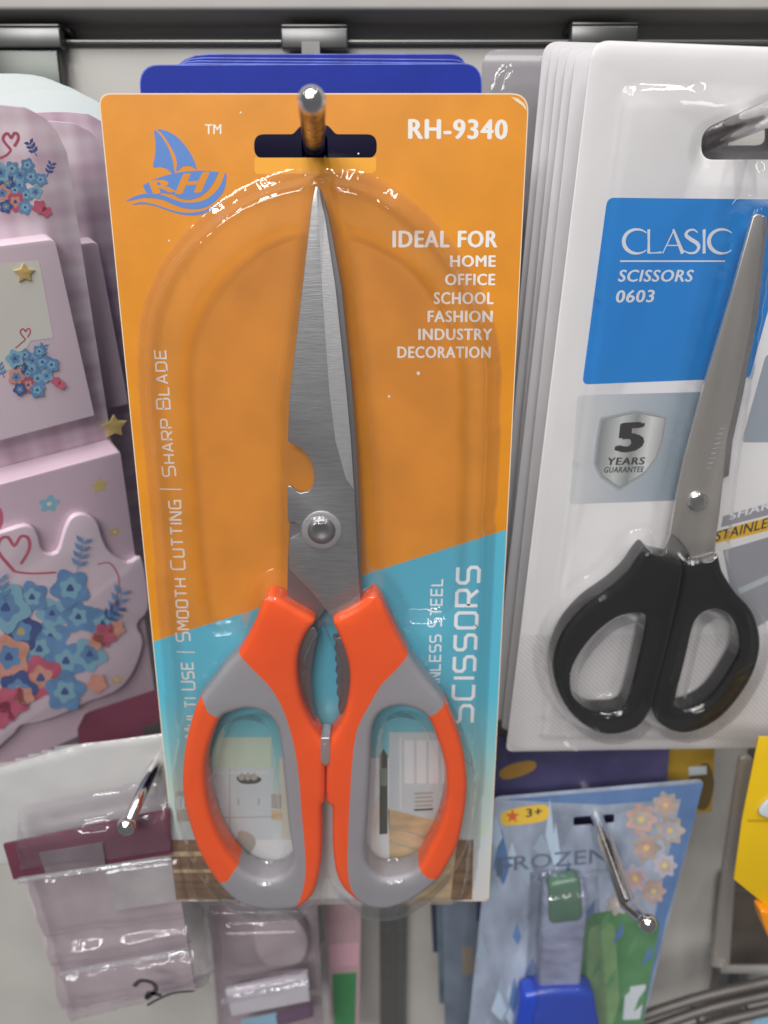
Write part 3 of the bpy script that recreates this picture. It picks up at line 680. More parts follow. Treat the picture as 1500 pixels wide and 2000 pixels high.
TW('SHARP', (1424, 1016), (1520, 988), (1427, 1000), M_wink, .03); TW('STAINLESS', (1396, 1058), (1522, 1024), (1400, 1038), M_dark, .02)
wi([(1412, 1075), (1600, 1020), (1600, 1150), (1470, 1230), (1430, 1170)], M_mgrey)
wi([(1440, 1150), (1600, 1080), (1600, 1090), (1446, 1160)], M_lgrey, .12)
def weave(name):
    m = bpy.data.materials.new(name); m.use_nodes = True; nt = m.node_tree; b = nt.nodes['Principled BSDF']; b.inputs['Roughness'].default_value = .5
    tc = nt.nodes.new('ShaderNodeTexCoord'); wv = nt.nodes.new('ShaderNodeTexWave'); wv.bands_direction = 'DIAGONAL'; wv.inputs['Scale'].default_value = 330
    nt.links.new(tc.outputs['Object'], wv.inputs['Vector']); cr = nt.nodes.new('ShaderNodeValToRGB')
    cr.color_ramp.elements[0].color = (.66, .63, .635, 1); cr.color_ramp.elements[1].color = (.80, .77, .78, 1)
    nt.links.new(wv.outputs['Fac'], cr.inputs[0]); nt.links.new(cr.outputs[0], b.inputs['Base Color']); MATS[name] = m; return m
yy = PW(1100, 1240)[1]
ink('print_panel', rounded([(0.3, yy), (WW - .3, yy), (WW - .3, bl[1] + .3), (.3, bl[1] + .3)], [0, 0, 2.8, 2.8]), .05, weave('fine_weave_print'), wp)
# black scissors
bs = thing('office_scissors', 'small steel scissors with glossy black handles on the white card', 'scissors', FW)
BT = 10.0
BL = [(1260, 1078), (1268, 1076), (1284, 1088), (1334, 1100), (1336, 1130), (1325, 1190), (1309, 1260), (1290, 1330), (1274, 1390), (1246, 1425), (1200, 1439), (1161, 1432), (1122, 1404), (1094, 1362), (1081, 1309), (1090, 1263), (1111, 1224), (1147, 1185), (1196, 1150), (1228, 1121), (1247, 1094)]
BLh = [(1256, 1203), (1217, 1206), (1182, 1227), (1147, 1263), (1122, 1305), (1117, 1340), (1125, 1369), (1154, 1392), (1182, 1395), (1220, 1388), (1236, 1345), (1252, 1280), (1263, 1225)]
BR = [(1340, 1102), (1370, 1096), (1401, 1086), (1409, 1097), (1415, 1121), (1440, 1160), (1472, 1196), (1486, 1234), (1488, 1273), (1475, 1319), (1447, 1365), (1412, 1404), (1369, 1429), (1330, 1436), (1295, 1422), (1278, 1397), (1279, 1362), (1296, 1298), (1320, 1210), (1336, 1140)]
BRh = [(1369, 1206), (1397, 1194), (1426, 1206), (1443, 1234), (1447, 1273), (1433, 1305), (1394, 1362), (1352, 1388), (1322, 1386), (1324, 1362), (1343, 1287), (1355, 1234)]
bl2, blh2 = smooth(FW.ps(BL, BT), 3), smooth(FW.ps(BLh, BT), 3); br2, brh2 = smooth(FW.ps(BR, BT), 3), smooth(FW.ps(BRh, BT), 3)
plate('handle', bl2, .6, BT, M_black, bs, [blh2], bevel=2.2, res=5, angle=50); plate('handle', br2, .6, BT, M_black, bs, [brh2], bevel=2.2, res=5, angle=50)
M_wsteel = mat('warm_polished_steel', (0.74, 0.69, 0.64), 0.38, 0.85, var=0.10, vscale=20, aniso=(8, 1, 1))
FBw = [(1471, 424), (1478, 418), (1490, 420), (1489, 470), (1466, 640), (1440, 770), (1420, 860), (1413, 935), (1406, 1000), (1398, 1060), (1394, 1130), (1360, 1130), (1353, 1094), (1342, 1074), (1327, 1055), (1310, 1041), (1322, 970), (1338, 896), (1379, 741), (1427, 582)]
wb = plate('blade', FW.ps(FBw, 7.2), 5.8, 7.2, M_wsteel, bs, bevel=.25, res=2)
BBw = [(1486, 420), (1498, 424), (1499, 450), (1480, 620), (1452, 770), (1432, 860), (1424, 930), (1402, 940), (1380, 1020), (1352, 1060), (1345, 1085), (1330, 1130), (1290, 1120), (1300, 1070), (1312, 1040), (1340, 900), (1400, 740)]
plate('blade', FW.ps(BBw, 5.6), 4.2, 5.6, mat('bright_steel_edge', (0.70, 0.68, 0.66), 0.25, 0.9, var=.1), bs, bevel=.25, res=2)
disc('rivet', PW(1364, 981, 8), 3.1, [(1, 7.0), (1, 8.0), (.85, 8.5), (.5, 8.8), (.05, 8.9)], M_chrome, bs)
eng = [PW(1382 + 10 * math.sin(k * 1.3) * .3 + 8 * k * .35, 925 - k * 9, 7.3) for k in range(10)]
strokes('engraving', [([PW(1379 + k * 3.1, 915 - k * 9.6, 7.3), PW(1388 + k * 3.1 + (k % 3) * 2, 913 - k * 9.6, 7.3)], .3 + .12 * (k % 2), False) for k in range(9)], 7.3, M_silverrim, wb)
rimo = rounded(FW.ps([(1212, 165), (1660, 165), (1560, 1440), (1050, 1440)]), 4); rimi = rounded(FW.ps([(1238, 190), (1630, 190), (1540, 1415), (1076, 1415)]), 3)
_c = (sum(x for x, y in wslot) / len(wslot), sum(y for x, y in wslot) / len(wslot))
wgap = [(_c[0] + (x - _c[0]) * 1.10, _c[1] + (y - _c[1]) * 1.22) for x, y in wslot]
wl = [(rimo, [wgap], 0, 2.0, 1.8), (rimi, [wgap], 0, 1.2, .4), (rounded([(1.2, -1.2), (WW - 1.2, -1.2), (WW - 1.2, bl[1] + 1.2), (1.2, bl[1] + 1.2)], 4), [wgap], 0, .35, .3),
      (FW.ps([(1466, 415), (1500, 415), (1425, 930), (1405, 1110), (1295, 1110), (1330, 900)], 7), [], 3.6, 9.8, 2.4), (bl2, [blh2], 4.2, 12.8, 3.0), (br2, [brh2], 4.2, 12.8, 3.0)]
for hl in (blh2, brh2): wl.append((hl, [], 0, 4, 1))
# leave the hang hole open
sl_layers = wl
formed_sheet('blister', (.2, WW - .2, bl[1], -.2), sl_layers, M_blister2, wp, cell=.6, base=.35, wobble=.06)
# packs behind the front one
bk = thing('blister_pack', 'white hang card in the stack behind the azure panelled front pack', 'package', FW, group='white scissors packs on one hook')
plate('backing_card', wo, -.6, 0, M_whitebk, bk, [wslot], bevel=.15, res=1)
formed_sheet('blister', (1, WW - 1, bl[1], -22), [(rimo, [], 0, 1.4, .7)], M_blister2, bk, cell=1.2, base=.35, wobble=.05)
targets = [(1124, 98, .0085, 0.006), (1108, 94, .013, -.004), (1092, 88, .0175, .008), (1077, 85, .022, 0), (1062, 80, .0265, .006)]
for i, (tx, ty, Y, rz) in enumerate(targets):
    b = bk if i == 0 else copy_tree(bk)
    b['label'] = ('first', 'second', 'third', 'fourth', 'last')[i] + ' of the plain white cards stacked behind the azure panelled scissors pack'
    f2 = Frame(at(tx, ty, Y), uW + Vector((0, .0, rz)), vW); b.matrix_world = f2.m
FG = Frame(at(943, 96, 0.052))
gp = thing('blister_pack', 'smoke grey clear pack hanging behind the white packs, close to the wall', 'package', FG)
M_smoke = mat('smoke_grey_card', (0.20, 0.185, 0.20), 0.4, var=.05, coat=.3)
gh = FG.p(975, 1362); go = rounded([(0, 0), (80, 0), (80, gh[1]), (0, gh[1])], 5)
plate('backing_card', go, -.6, 0, M_smoke, gp, bevel=.15, res=1)
formed_sheet('blister', (1, 79, gh[1], -1), [(rounded([(5, -6), (75, -6), (75, gh[1] + 6), (5, gh[1] + 6)], 5), [], 0, 2.2, .7)], M_blister2, gp, cell=1.0, base=.35)
# their hook: chrome bar seen in the hang hole
q = at(1470, 236, -0.004)
h2 = thing('display_hook', 'bright chrome hook through the hang hole of the white scissors card', 'hook', loc=(q.x, 0, q.z), group='peg hooks on the wall')
tube('rod', [(0, -.040, .000), (0, -.004, 0), (0, .02, 0), (0, YW - .002, 0)], .0030, M_chrome, h2, 24)
ball('tip', (0, -.040, 0), .0030, M_chrome, h2)
clip(1116, 1242, 30, 90, h2)
zc = at(1180, 90, YW - .006)
box('cross_arm', (zc.x - q.x - .004, YW - .0085, -.006), (.004, YW - .004, zc.z - q.z - .001), M_clip, h2)

# ================================================================== PINK STATIONERY SETS on the left
uP = Vector((1.578, 1.132, 0.272)).normalized(); mP = ray(131, 299).cross(ray(300, 1390)); vP = mP.cross(uP)
if vP.z > 0: vP = -vP
FP = Frame(at(216, 565, 0.017), uP, vP); PP = FP.p
M_plaid = plaid('pink_plaid_print'); M_pink = mat('pink_card', (0.66, 0.50, 0.59), .42, var=.04, coat=.2); M_pinkl = mat('pale_pink_card', (0.74, 0.60, 0.68), .42, var=.03, coat=.2)
M_mint = mat('pale_mint_card', (0.50, 0.55, 0.55), .5, var=.03); M_creamp = mat('cream_paper', (0.76, 0.74, 0.68), .5)
M_star = mat('straw_star_print', (0.62, 0.47, 0.18), .45, var=.1); M_sblue = mat('soft_blue_print', (0.17, 0.33, 0.58), .45, var=.15, vscale=150); M_dblue = mat('dusk_blue_print', (0.09, 0.13, 0.33), .45, var=.1)
M_rose = mat('rose_print', (0.60, 0.14, 0.22), .45, var=.2, vscale=150); M_aqua = mat('aqua_flower_print', (0.28, 0.52, 0.66), .45); M_peach = mat('peach_print', (0.75, 0.36, 0.28), .45, var=.15, vscale=160)
ps = thing('stationery_set', 'pink plaid stationery card with a paper pad above a thick pink notepad', 'stationery', FP, group='pink stationery sets')
e0, e1 = PP(131, 299), PP(300, 1392)
sx = e1[0]; botz = e1[1]
topc = FP.ps([(-40, 205), (0, 205), (50, 210), (88, 230), (112, 258), (131, 299)])
outline = [(sx - 95, topc[0][1])] + topc + [(sx, botz), (sx - 95, botz)]
plate('backing_card', outline, -0.6, 0, M_plaid, ps, bevel=.1, res=1)
# upper pad: pale pink sheet pack with a cream window
hp = 5.0
pad1 = [PP(-60, 487, hp), PP(108, 466, hp), PP(186, 812, hp), PP(-60, 878, hp)]
plate('paper_pad', rounded(pad1, [1, 2, .5, 1]), .05, hp, M_pinkl, ps, bevel=.35)
ink('cream_window', rounded([PP(-60, 520, hp), PP(76, 508, hp), PP(104, 660, hp), PP(60, 665, hp), PP(30, 720, hp), PP(-60, 740, hp)], .8), hp + .06, M_creamp, ps)
hp2 = 9.0
pad2 = [PP(-60, 962, hp2), PP(236, 881, hp2), PP(306, 1370, hp2), PP(-60, 1535, hp2)]
np_ = plate('notepad', rounded(pad2, [1, 1.5, .5, 1]), .05, hp2, M_pink, ps, bevel=.4)
def star(cx, cy, r, ang=0):
    return [(cx + (r if k % 2 == 0 else r * .52) * math.sin(ang + k * math.pi / 5), cy + (r if k % 2 == 0 else r * .52) * math.cos(ang + k * math.pi / 5)) for k in range(10)]
def starp(px, py, rpx, h, par, thick=.0):
    c = PP(px, py, h); r = abs(PP(px, py + rpx, h)[1] - c[1]); o = smooth(rounded(star(*c, r, .1), r * .1, 2), 1)
    if thick: plate('star_sticker', o, h, h + thick, M_star, par, bevel=.15, res=2)
    else: ink('printed_star', o, h, M_star, par)
starp(47, 533, 21, hp + .1, ps, .4); starp(222, 832, 24, .05, ps, .8); starp(194, 949, 16, hp2 + .06, ps)
def flower(px, py, rpx, h, m, mc, par):
    c = PP(px, py, h); r = abs(PP(px, py + rpx, h)[1] - c[1])
    pts = [(c[0] + r * (1 + .22 * math.cos(5 * a)) * math.cos(a) * .85, c[1] + r * (1 + .22 * math.cos(5 * a)) * math.sin(a) * .85) for a in [2 * math.pi * k / 40 for k in range(40)]]
    ink('printed_flower', pts, h, m, par); ink('flower_centre', [(c[0] + r * .25 * math.cos(2 * math.pi * k / 12), c[1] + r * .25 * math.sin(2 * math.pi * k / 12)) for k in range(12)], h + .05, mc, par)
flower(96, 984, 17, hp2 + .06, M_aqua, M_creamp, ps); flower(224, 1039, 9, hp2 + .06, M_star, M_creamp, ps)
def heart(px, py, s, h, par, tail=None, wd=.7):
    raw = [(0, -1.0), (-.9, .1), (-.75, .75), (-.35, .85), (0, .4), (.35, .9), (.75, .8), (.8, .2), (.35, -.6)]
    pts = smooth([PP(px + x * s, py - y * s, h) for x, y in raw], 4, False)
    L = [(pts, wd, False)]
    if tail: L.append((smooth([PP(px, py + s, h)] + [PP(a, b, h) for a, b in tail], 4, False), wd * .8, False))
    strokes('printed_heart', L, h, M_rose, par)
heart(22, 276, 17, .08, ps, [(10, 305), (-20, 315)]); heart(50, 652, 11, hp + .1, ps, [(44, 668), (30, 680)], .4)
def sprig(px, py, ang, n, s, h, m, par):
    L = []
    dx, dy = math.sin(ang), -math.cos(ang)
    L.append(([PP(px, py, h), PP(px + dx * n * s, py + dy * n * s, h)], .25, False))
    for k in range(1, n + 1):
        for sd in (-1, 1):
            bx, by = px + dx * k * s, py + dy * k * s; a2 = ang + sd * .9
            e = (bx + math.sin(a2) * s * 1.4, by - math.cos(a2) * s * 1.4)
            mid = ((bx + e[0]) / 2, (by + e[1]) / 2)
            L.append(([PP(bx, by, h), PP(*mid, h), PP(*e, h)], [.15, .9 * s / 9, .1], False))
    strokes('printed_sprig', L, h, m, par)
sprig(72, 305, -.5, 3, 9, .08, M_dblue, ps); sprig(92, 345, .35, 3, 8, .08, M_dblue, ps); sprig(78, 700, .3, 3, 8, hp + .1, M_sblue, ps); sprig(8, 738, -.35, 3, 8, hp + .1, M_sblue, ps)
# posies of printed blue and rose flowers
def blob(px, py, r, h, m, par, name='printed_petal', k=5, ph=0.0, sq=1.0):
    pts = [(px + r * (1 + .16 * math.sin(k * a + ph)) * math.cos(a), py + r * sq * (1 + .16 * math.sin(k * a + ph)) * math.sin(a)) for a in [2 * math.pi * i / 30 for i in range(30)]]
    ink(name, [PP(x, y, h) for x, y in pts], h, m, par)
def posy(cx, cy, s, h, par, seed):
    rd = random.Random(seed); spots = []
    for i in range(15):
        a = i * 2.4; rr = s * .26 * math.sqrt(i)
        spots.append((cx + rr * math.cos(a), cy + rr * 1.15 * math.sin(a)))
    for i, (x, y) in enumerate(spots):
        r = s * (.30 if i % 3 else .36) * rd.uniform(.85, 1.15)
        m = (M_sblue, M_sblue, M_aqua, M_sblue, M_dblue, M_sblue, M_rose, M_sblue, M_aqua, M_peach)[i % 10]
        hh = h + .03 * i
        blob(x, y, r, hh, m, par, 'printed_bloom', 5, rd.uniform(0, 6))
        blob(x, y, r * .55, hh + .012, (M_aqua if m is M_sblue else M_sblue) if m is not M_rose else M_peach, par, 'bloom_heart', 5, rd.uniform(0, 6))
        blob(x, y, r * .2, hh + .022, M_dblue if m is not M_dblue else M_star, par, 'bloom_eye', 3, 0)
posy(38, 362, 46, .1, ps, 1); posy(62, 722, 42, hp + .12, ps, 2)
for x, y, r in ((78, 405, 13), (92, 415, 10)): blob(x, y, r, .62, M_rose, ps)
for x, y, r in ((110, 745, 9), (120, 752, 8)): blob(x, y, r, hp + .65, M_rose, ps)
# raised die-cut card on the notepad
hd = 11.2
die = smooth([PP(x, y, hd) for x, y in [(-60, 1060), (0, 1042), (50, 1027), (72, 1040), (84, 1078), (112, 1080), (126, 1040), (140, 1012), (165, 1005), (190, 1020), (200, 1050), (216, 1080), (250, 1100), (275, 1090), (286, 1130), (290, 1190), (268, 1220), (280, 1255), (262, 1310), (235, 1345), (200, 1362), (170, 1372), (130, 1392), (80, 1410), (40, 1418), (20, 1440), (-60, 1470)]], 3)
dc = plate('die_cut_card', die, hp2, hd, M_pinkl, ps, bevel=.6, res=3)
heart(28, 1080, 36, hd + .08, ps, [(60, 1120), (110, 1118)], .95)
strokes('printed_ribbon', [(smooth([PP(*q, hd) for q in [(190, 1102), (215, 1100), (232, 1130), (226, 1170), (210, 1215)]], 5, False), .5, False)], hd + .08, M_rose, ps)
posy(98, 1245, 112, hd + .1, ps, 3)
for x, y, r, m in ((205, 1240, 22, M_rose), (228, 1228, 15, M_peach), (190, 1252, 16, M_peach), (22, 1372, 30, M_rose), (48, 1360, 18, M_peach), (0, 1395, 26, M_rose), (190, 1335, 18, M_peach)): blob(x, y, r, hd + .62, m, ps)
sprig(212, 1225, .35, 4, 17, hd + .7, M_sblue, ps); sprig(196, 1215, .9, 3, 14, hd + .72, M_dblue, ps); sprig(150, 1120, .2, 4, 15, hd + .7, M_sblue, ps); sprig(10, 1180, -.2, 3, 15, hd + .7, M_sblue, ps)
flower(228, 1328, 8, hd + .1, M_star, M_creamp, ps)
ink('pink_spot', [PP(-3 + 9 * math.cos(a), 1012 + 22 * math.sin(a), hp2) for a in [k * .314 for k in range(20)]], hp2 + .06, M_rose, ps)
# clear wrap tray edge under the notepad
tray = [PP(-60, 1535, 6), PP(304, 1372, 6), PP(306, 1402, 6), PP(-60, 1575, 6)]
plate('clear_tray_edge', tray, .5, hp2 + 1, M_box, ps, bevel=.4)
# sets behind
bs0 = thing('stationery_set', 'pink plaid stationery card half hidden behind the front pink set', 'stationery', FP, group='pink stationery sets')
plate('backing_card', outline, -.6, 0, M_plaid, bs0, bevel=.1, res=1)
plate('paper_pad', rounded(pad1, [1, 2, .5, 1]), .05, hp, M_pinkl, bs0, bevel=.35)
for i, (dpx, dpy, dY) in enumerate(((214, 320, .010), (238, 300, .020))):
    b = bs0 if i == 0 else copy_tree(bs0)
    b['label'] = ('pink plaid stationery card right behind the front pink set', 'pink plaid stationery card behind two others, touching the orange card')[i]
    c0 = at(dpx, dpy, dY + .012); off = FP.m.to_3x3() @ Vector((e0[0] * .001, 0, e0[1] * .001))
    mm = FP.m.copy(); mm.translation = c0 - off; b.matrix_world = mm
FM = Frame(at(60, 145, 0.040), (1, .25, 0))
for i in range(4):
    fm = Frame(at((62, 74, 92, 120)[i], (146, 152, 160, 176)[i], 0.052 - .004 * i), (1, .25, .02 * i))
    t = thing('hang_card', ('last', 'third', 'second', 'first')[i] + ' of the pale mint humped cards behind the pink sets', 'hang card', fm, group='mint backed cards behind the pink sets')
    hump = smooth([(-34, -30), (-30, -12), (-18, -2), (0, 0), (11, -4), (20, -14), (26, -34), (26, -60), (0, -64), (-34, -60)], 4)
    plate('backing_card', hump, -.5, 0, M_mint, t, bevel=.1, res=1)
ql = at(40, 110, YW - .006)
h3 = thing('display_hook', 'broad steel hook bracket clipped in the groove above the pink sets', 'hook', loc=(ql.x - .012, 0, ql.z - .03), group='peg hooks on the wall')
clip(-60, 124, 32, 96, h3)
a = at(-60, 96, YW - .006); b = at(128, 190, YW - .006)
box('plate', (a.x - h3.location.x, YW - .0085, b.z - h3.location.z - .012), (b.x - h3.location.x, YW - .004, a.z - h3.location.z - .0008), mat('dark_steel_plate', (0.05, 0.055, 0.05), .3, .6, var=.1), h3, .0006)
tube('rod', [(0, YW - .006, -.012), (0, .03, -.012), (0, -.02, -.012)], .0028, M_chrome, h3)

# ================================================================== LOWER LEFT: clear boxes
r10 = math.radians(10)
FL = Frame(at(20, 1640, 0.003), (math.cos(r10), 0, math.sin(r10)), (math.sin(r10), 0, -math.cos(r10))); PL = FL.p
def panel_box(name, t, q, d0, d1, m, thick=.0):
    """an open-backed clear box from four front corners: front sheet and four walls with rounded edges"""
    return plate(name, rounded(q, 2.2), d0, d1, m, t, bevel=1.6, res=4)
cb = thing('clear_box', 'clear plastic box with maroon strip and handwritten 2 on its front', 'box', FL)
Hc = 8
boxq = [PL(2, 1640, Hc), PL(334, 1572, Hc), PL(408, 1955, Hc), PL(120, 2030, Hc)]
def strip(y0l, y0r, y1l, y1r):    # a raised band across the front, from its left and right heights in the photograph
    xl = lambda y: 2 + (y - 1640) * .30; xr = lambda y: 334 + (y - 1572) * .19
    return rounded([PL(xl(y0l) + 8, y0l, Hc), PL(xr(y0r) - 8, y0r, Hc), PL(xr(y1r) - 8, y1r, Hc), PL(xl(y1l) + 8, y1l, Hc)], 2)
bx = [x for x, y in boxq]; by = [y for x, y in boxq]
formed_sheet('box_shell', (min(bx) - 1, max(bx) + 1, min(by), max(by) + 1), [(rounded(boxq, 3), [], 0, 10, 2.4), (strip(1652, 1590, 1712, 1672), [], 0, 13.5, 2), (strip(1728, 1690, 1848, 1812), [], 0, 12, 2), (strip(1860, 1822, 1900, 1856), [], 0, 13.5, 2), (strip(1916, 1872, 1985, 1930), [], 0, 13.5, 2)], M_box, cb, cell=.8, base=-6, wobble=.28)
M_maroon = mat('maroon_card', (0.12, 0.032, 0.055), .45, var=.15); M_bagw = mat('white_paper_header', (0.62, 0.61, 0.60), .5, var=.06, vscale=90, bump=.4, bscale=120)
M_taupe = mat('taupe_paper', (0.42, 0.36, 0.37), .6, var=.15, vscale=60)
plate('maroon_strip', [PL(6, 1650, 5), PL(330, 1582, 5), PL(334, 1668, 5), PL(26, 1718, 5)], 4, 5, M_maroon, cb)
plate('inner_label', [PL(76, 1668, 6), PL(200, 1648, 6), PL(206, 1690, 6), PL(90, 1708, 6)], 5.1, 6, mat('smoky_label', (0.16, 0.13, 0.14), .4, var=.3), cb)
plate('inner_card', [PL(40, 1730, 0), PL(338, 1682, 0), PL(378, 1935, 0), PL(126, 1990, 0)], -3, -2, M_taupe, cb)
plate('inner_card', [PL(200, 1705, 2), PL(338, 1690, 2), PL(348, 1770, 2), PL(220, 1790, 2)], -1.5, -.5, mat('dull_paper', (.44, .42, .41), .5, var=.15, vscale=80), cb)
for a, b, rr in (((36, 1722), (332, 1680), 1.1), ((118, 1906), (362, 1862), 1.1)):
    A, B = PL(*a, Hc + .5), PL(*b, Hc + .5)
    tube('moulded_rib', [(A[0] * .001, -(Hc - .2) * .001, A[1] * .001), (B[0] * .001, -(Hc - .2) * .001, B[1] * .001)], rr * .001, M_rib, cb, 14)
mark = smooth([PL(*q, Hc) for q in [(262, 1925), (276, 1914), (298, 1918), (305, 1932), (288, 1948), (292, 1938), (316, 1943)]], 5, False)
strokes('handwritten_mark', [(mark, 1.7, False), (smooth([PL(*q, Hc) for q in [(288, 1962), (310, 1950), (340, 1938), (382, 1934)]], 4, False), [1.0] * 12 + [.35], False)], Hc + .3, M_dark, cb)
FLb = Frame(at(150, 1480, 0.0125), (math.cos(.13), 0, math.sin(.13)), (math.sin(.13), 0, -math.cos(.13)))
hb_ = thing('poly_bag', 'white topped plastic bag hanging behind the maroon striped box', 'bag', FLb)
bag = FLb.ps([(-60, 1520), (140, 1462), (322, 1436), (336, 1580), (330, 1640), (-60, 1700)])
bz = [(x, y) for x, y in bag]
plate('paper_header', bz, -1.6, -1.2, M_bagw, hb_, bevel=.1, res=1)
formed_sheet('bag_film', (min(x for x, y in bz), max(x for x, y in bz), min(y for x, y in bz), max(y for x, y in bz)), [(bz, [], 0, 1.2, .8)], M_film, hb_, cell=1.0, base=-.9, wobble=.5)
FMr = Frame(at(240, 1440, 0.045))
mr = thing('hang_card', 'dark maroon card glimpsed between the pink set and the white bag', 'hang card', FMr)
plate('backing_card', FMr.ps([(150, 1400), (330, 1340), (340, 1560), (160, 1570)]), -1, 0, M_maroon, mr)
plate('dark_patch', FMr.ps([(280, 1420), (330, 1400), (332, 1450), (285, 1460)]), 0, .6, M_dark, mr)
# hook with ball end through the bag
b0 = at(248, 1612, -0.010)
h4 = thing('display_hook', 'slim chrome hook with a ball end, through the white topped bag', 'hook', loc=b0, group='peg hooks on the wall')
tube('rod', [(.006, .0935, .0075), (.0045, .045, .0075), (.0034, .016, .0073), (.0026, .007, .0060), (.0008, .0012, .0014), (0, 0, 0)], [.0021] * 6, M_chrome, h4, 18)
ball('tip', (0, 0, 0), .0031, M_chrome, h4)
# container below the orange pack
FC = Frame(at(500, 1880, 0.02), (1, 0, .06)); PC = FC.p
cc = thing('clear_box', 'clear rounded container with a white label below the orange pack', 'box', FC)
cq = [PC(388, 1770, 4), PC(622, 1765, 4), PC(640, 2060, 4), PC(412, 2060, 4)]
formed_sheet('box_shell', (min(x for x, y in cq), max(x for x, y in cq), min(y for x, y in cq), max(y for x, y in cq)), [(rounded(cq, 5), [], 0, 11, 3), (rounded([PC(420, 1795, 4), PC(600, 1785, 4), PC(612, 1890, 4), PC(430, 1915, 4)], 6), [], 0, 15, 3), (rounded([PC(432, 1930, 4), PC(612, 1900, 4), PC(622, 2050, 4), PC(446, 2050, 4)], 3), [], 0, 14, 2)], M_box, cc, cell=.8, base=-6, wobble=.3)
plate('back_card', [PC(400, 1775), PC(615, 1770), PC(630, 2050), PC(420, 2050)], -8, -7, mat('rosy_card', (0.38, 0.32, 0.33), .5, var=.12), cc)
plate('inner_sleeve', rounded(smooth([PC(500, 1790, 0), PC(560, 1786, 0), PC(600, 1830, 0), PC(590, 1880, 0), PC(530, 1890, 0), PC(500, 1860, 0)], 3), 1), -6, 0, M_taupe, cc, bevel=1)
plate('white_label', [PC(440, 1935, 4), PC(600, 1900, 4), PC(606, 1955, 4), PC(452, 1985, 4)], 2, 4.2, mat('label_white', (0.62, 0.6, 0.63), .4), cc, bevel=.4)
plate('purple_label', [PC(540, 1986, 4), PC(610, 1965, 4), PC(612, 1985, 4), PC(545, 2004, 4)], 2, 4.2, mat('plum_ink', (0.13, 0.07, 0.13), .4), cc); plate('aqua_label', [PC(470, 2000, 4), PC(539, 1986, 4), PC(544, 2010, 4), PC(470, 2020, 4)], 2, 4.2, M_aqua, cc)
tube('moulded_rib', [(PC(440, 1928)[0] * .001, -.0065, PC(440, 1928)[1] * .001), (PC(606, 1890)[0] * .001, -.0065, PC(606, 1890)[1] * .001)], .0012, M_rib, cc, 12)
FK = Frame(at(665, 1880, 0.045)); PK = FK.p
gk = thing('hang_card', 'narrow card, rosy above and green below, beside the clear round container', 'hang card', FK)
plate('backing_card', FK.ps([(632, 1740), (706, 1740), (700, 2060), (650, 2060)]), -1, 0, mat('rosy_card2', (0.44, 0.29, 0.31), .5, var=.1), gk)
ink('green_panel', FK.ps([(648, 1902), (697, 1899), (692, 2060), (654, 2060)]), .1, mat('leaf_green_print', (0.06, 0.22, 0.09), .5, var=.1), gk)
ink('pink_band', FK.ps([(642, 1845), (701, 1840), (699, 1885), (645, 1890)]), .1, mat('pink_band_print', (0.58, 0.34, 0.40), .5), gk)

# ================================================================== LOWER RIGHT: blue card, its neighbours
FF = Frame(at(1160, 1700, 0.022)); PF = FF.p
fz = thing('hang_card', 'icy blue card with yellow age badge under the white scissors pack', 'hang card', FF)
fo = rounded(FF.ps([(962, 1558), (1376, 1522), (1230, 2100), (905, 2100)]), [3, 3, 1, 1])
M_ice = mat('icy_blue_print', (0.27, 0.31, 0.40), .4, var=.4, vscale=32, coat=.3, aniso=(2.2, 1, 1)); M_iceblue = mat('mid_blue_print', (0.10, 0.18, 0.36), .4, var=.15, coat=.3)
fslot = rounded(FF.ps([(1120, 1596), (1200, 1590), (1200, 1608), (1120, 1614)]), 1.2)
plate('backing_card', fo, -.6, 0, M_ice, fz, [fslot], bevel=.12, res=1)
def fi(pts, m, h=.08, r=0, name='printed_shape'): return ink(name, rounded(FF.ps(pts), r) if r else FF.ps(pts), h, m, fz)
fi([(980, 1562), (1374, 1529), (1340, 1660), (1300, 1800), (1262, 1960), (1240, 1960), (1290, 1740), (1330, 1560), (1180, 1572)], M_iceblue, .08)
badge = [(980, 1590), (1000, 1580), (1050, 1572), (1070, 1575), (1071, 1595), (1055, 1605), (1000, 1612), (980, 1608)]
ink('age_badge', smooth(FF.ps(badge), 4), .16, mat('badge_yellow', (0.70, 0.46, 0.06), .4), fz)
ink('badge_star', [PF(1001 + (15 if k % 2 == 0 else 6) * math.sin(k * math.pi / 5), 1594 - (15 if k % 2 == 0 else 6) * math.cos(k * math.pi / 5)) for k in range(10)], .22, mat('badge_red', (0.60, 0.12, 0.05), .4), fz)
def TF(body, a, b, c, m, bold=.02, h=.22): return text('lettering', body, PF(*a), PF(*b), PF(*c), h, m, fz, bold)
TF('3+', (1028, 1596), (1058, 1592), (1028, 1580), M_dark, .04)
M_frost = mat('frost_ink', (0.28, 0.34, 0.42), .4); M_frost2 = mat('dark_frost_ink', (0.11, 0.14, 0.20), .4)
def serif(body, a, b, c, m):
    TF(body, a, b, c, m, .005)
TF('F', (972, 1711), (1000, 1708), (972, 1676), M_frost2, .03); TF('ROZEN', (1004, 1700), (1186, 1684), (1004, 1672), M_frost2, .012)
TF('FEVER', (1036, 1721), (1120, 1714), (1036, 1704), M_frost2, .02)
rd = random.Random(5)
for k in range(26):   # printed ice shards
    x = rd.uniform(940, 1130); y = rd.uniform(1610, 1990); l = rd.uniform(30, 75); ww = rd.uniform(8, 18)
    fi([(x, y - l), (x + ww, y), (x + ww * .2, y + l * .5), (x - ww, y)], (M_frost, M_iceblue, mat('pale_ice_print', (0.40, 0.50, 0.62), .4))[k % 3], .10 + .003 * k, 0, 'printed_shard')
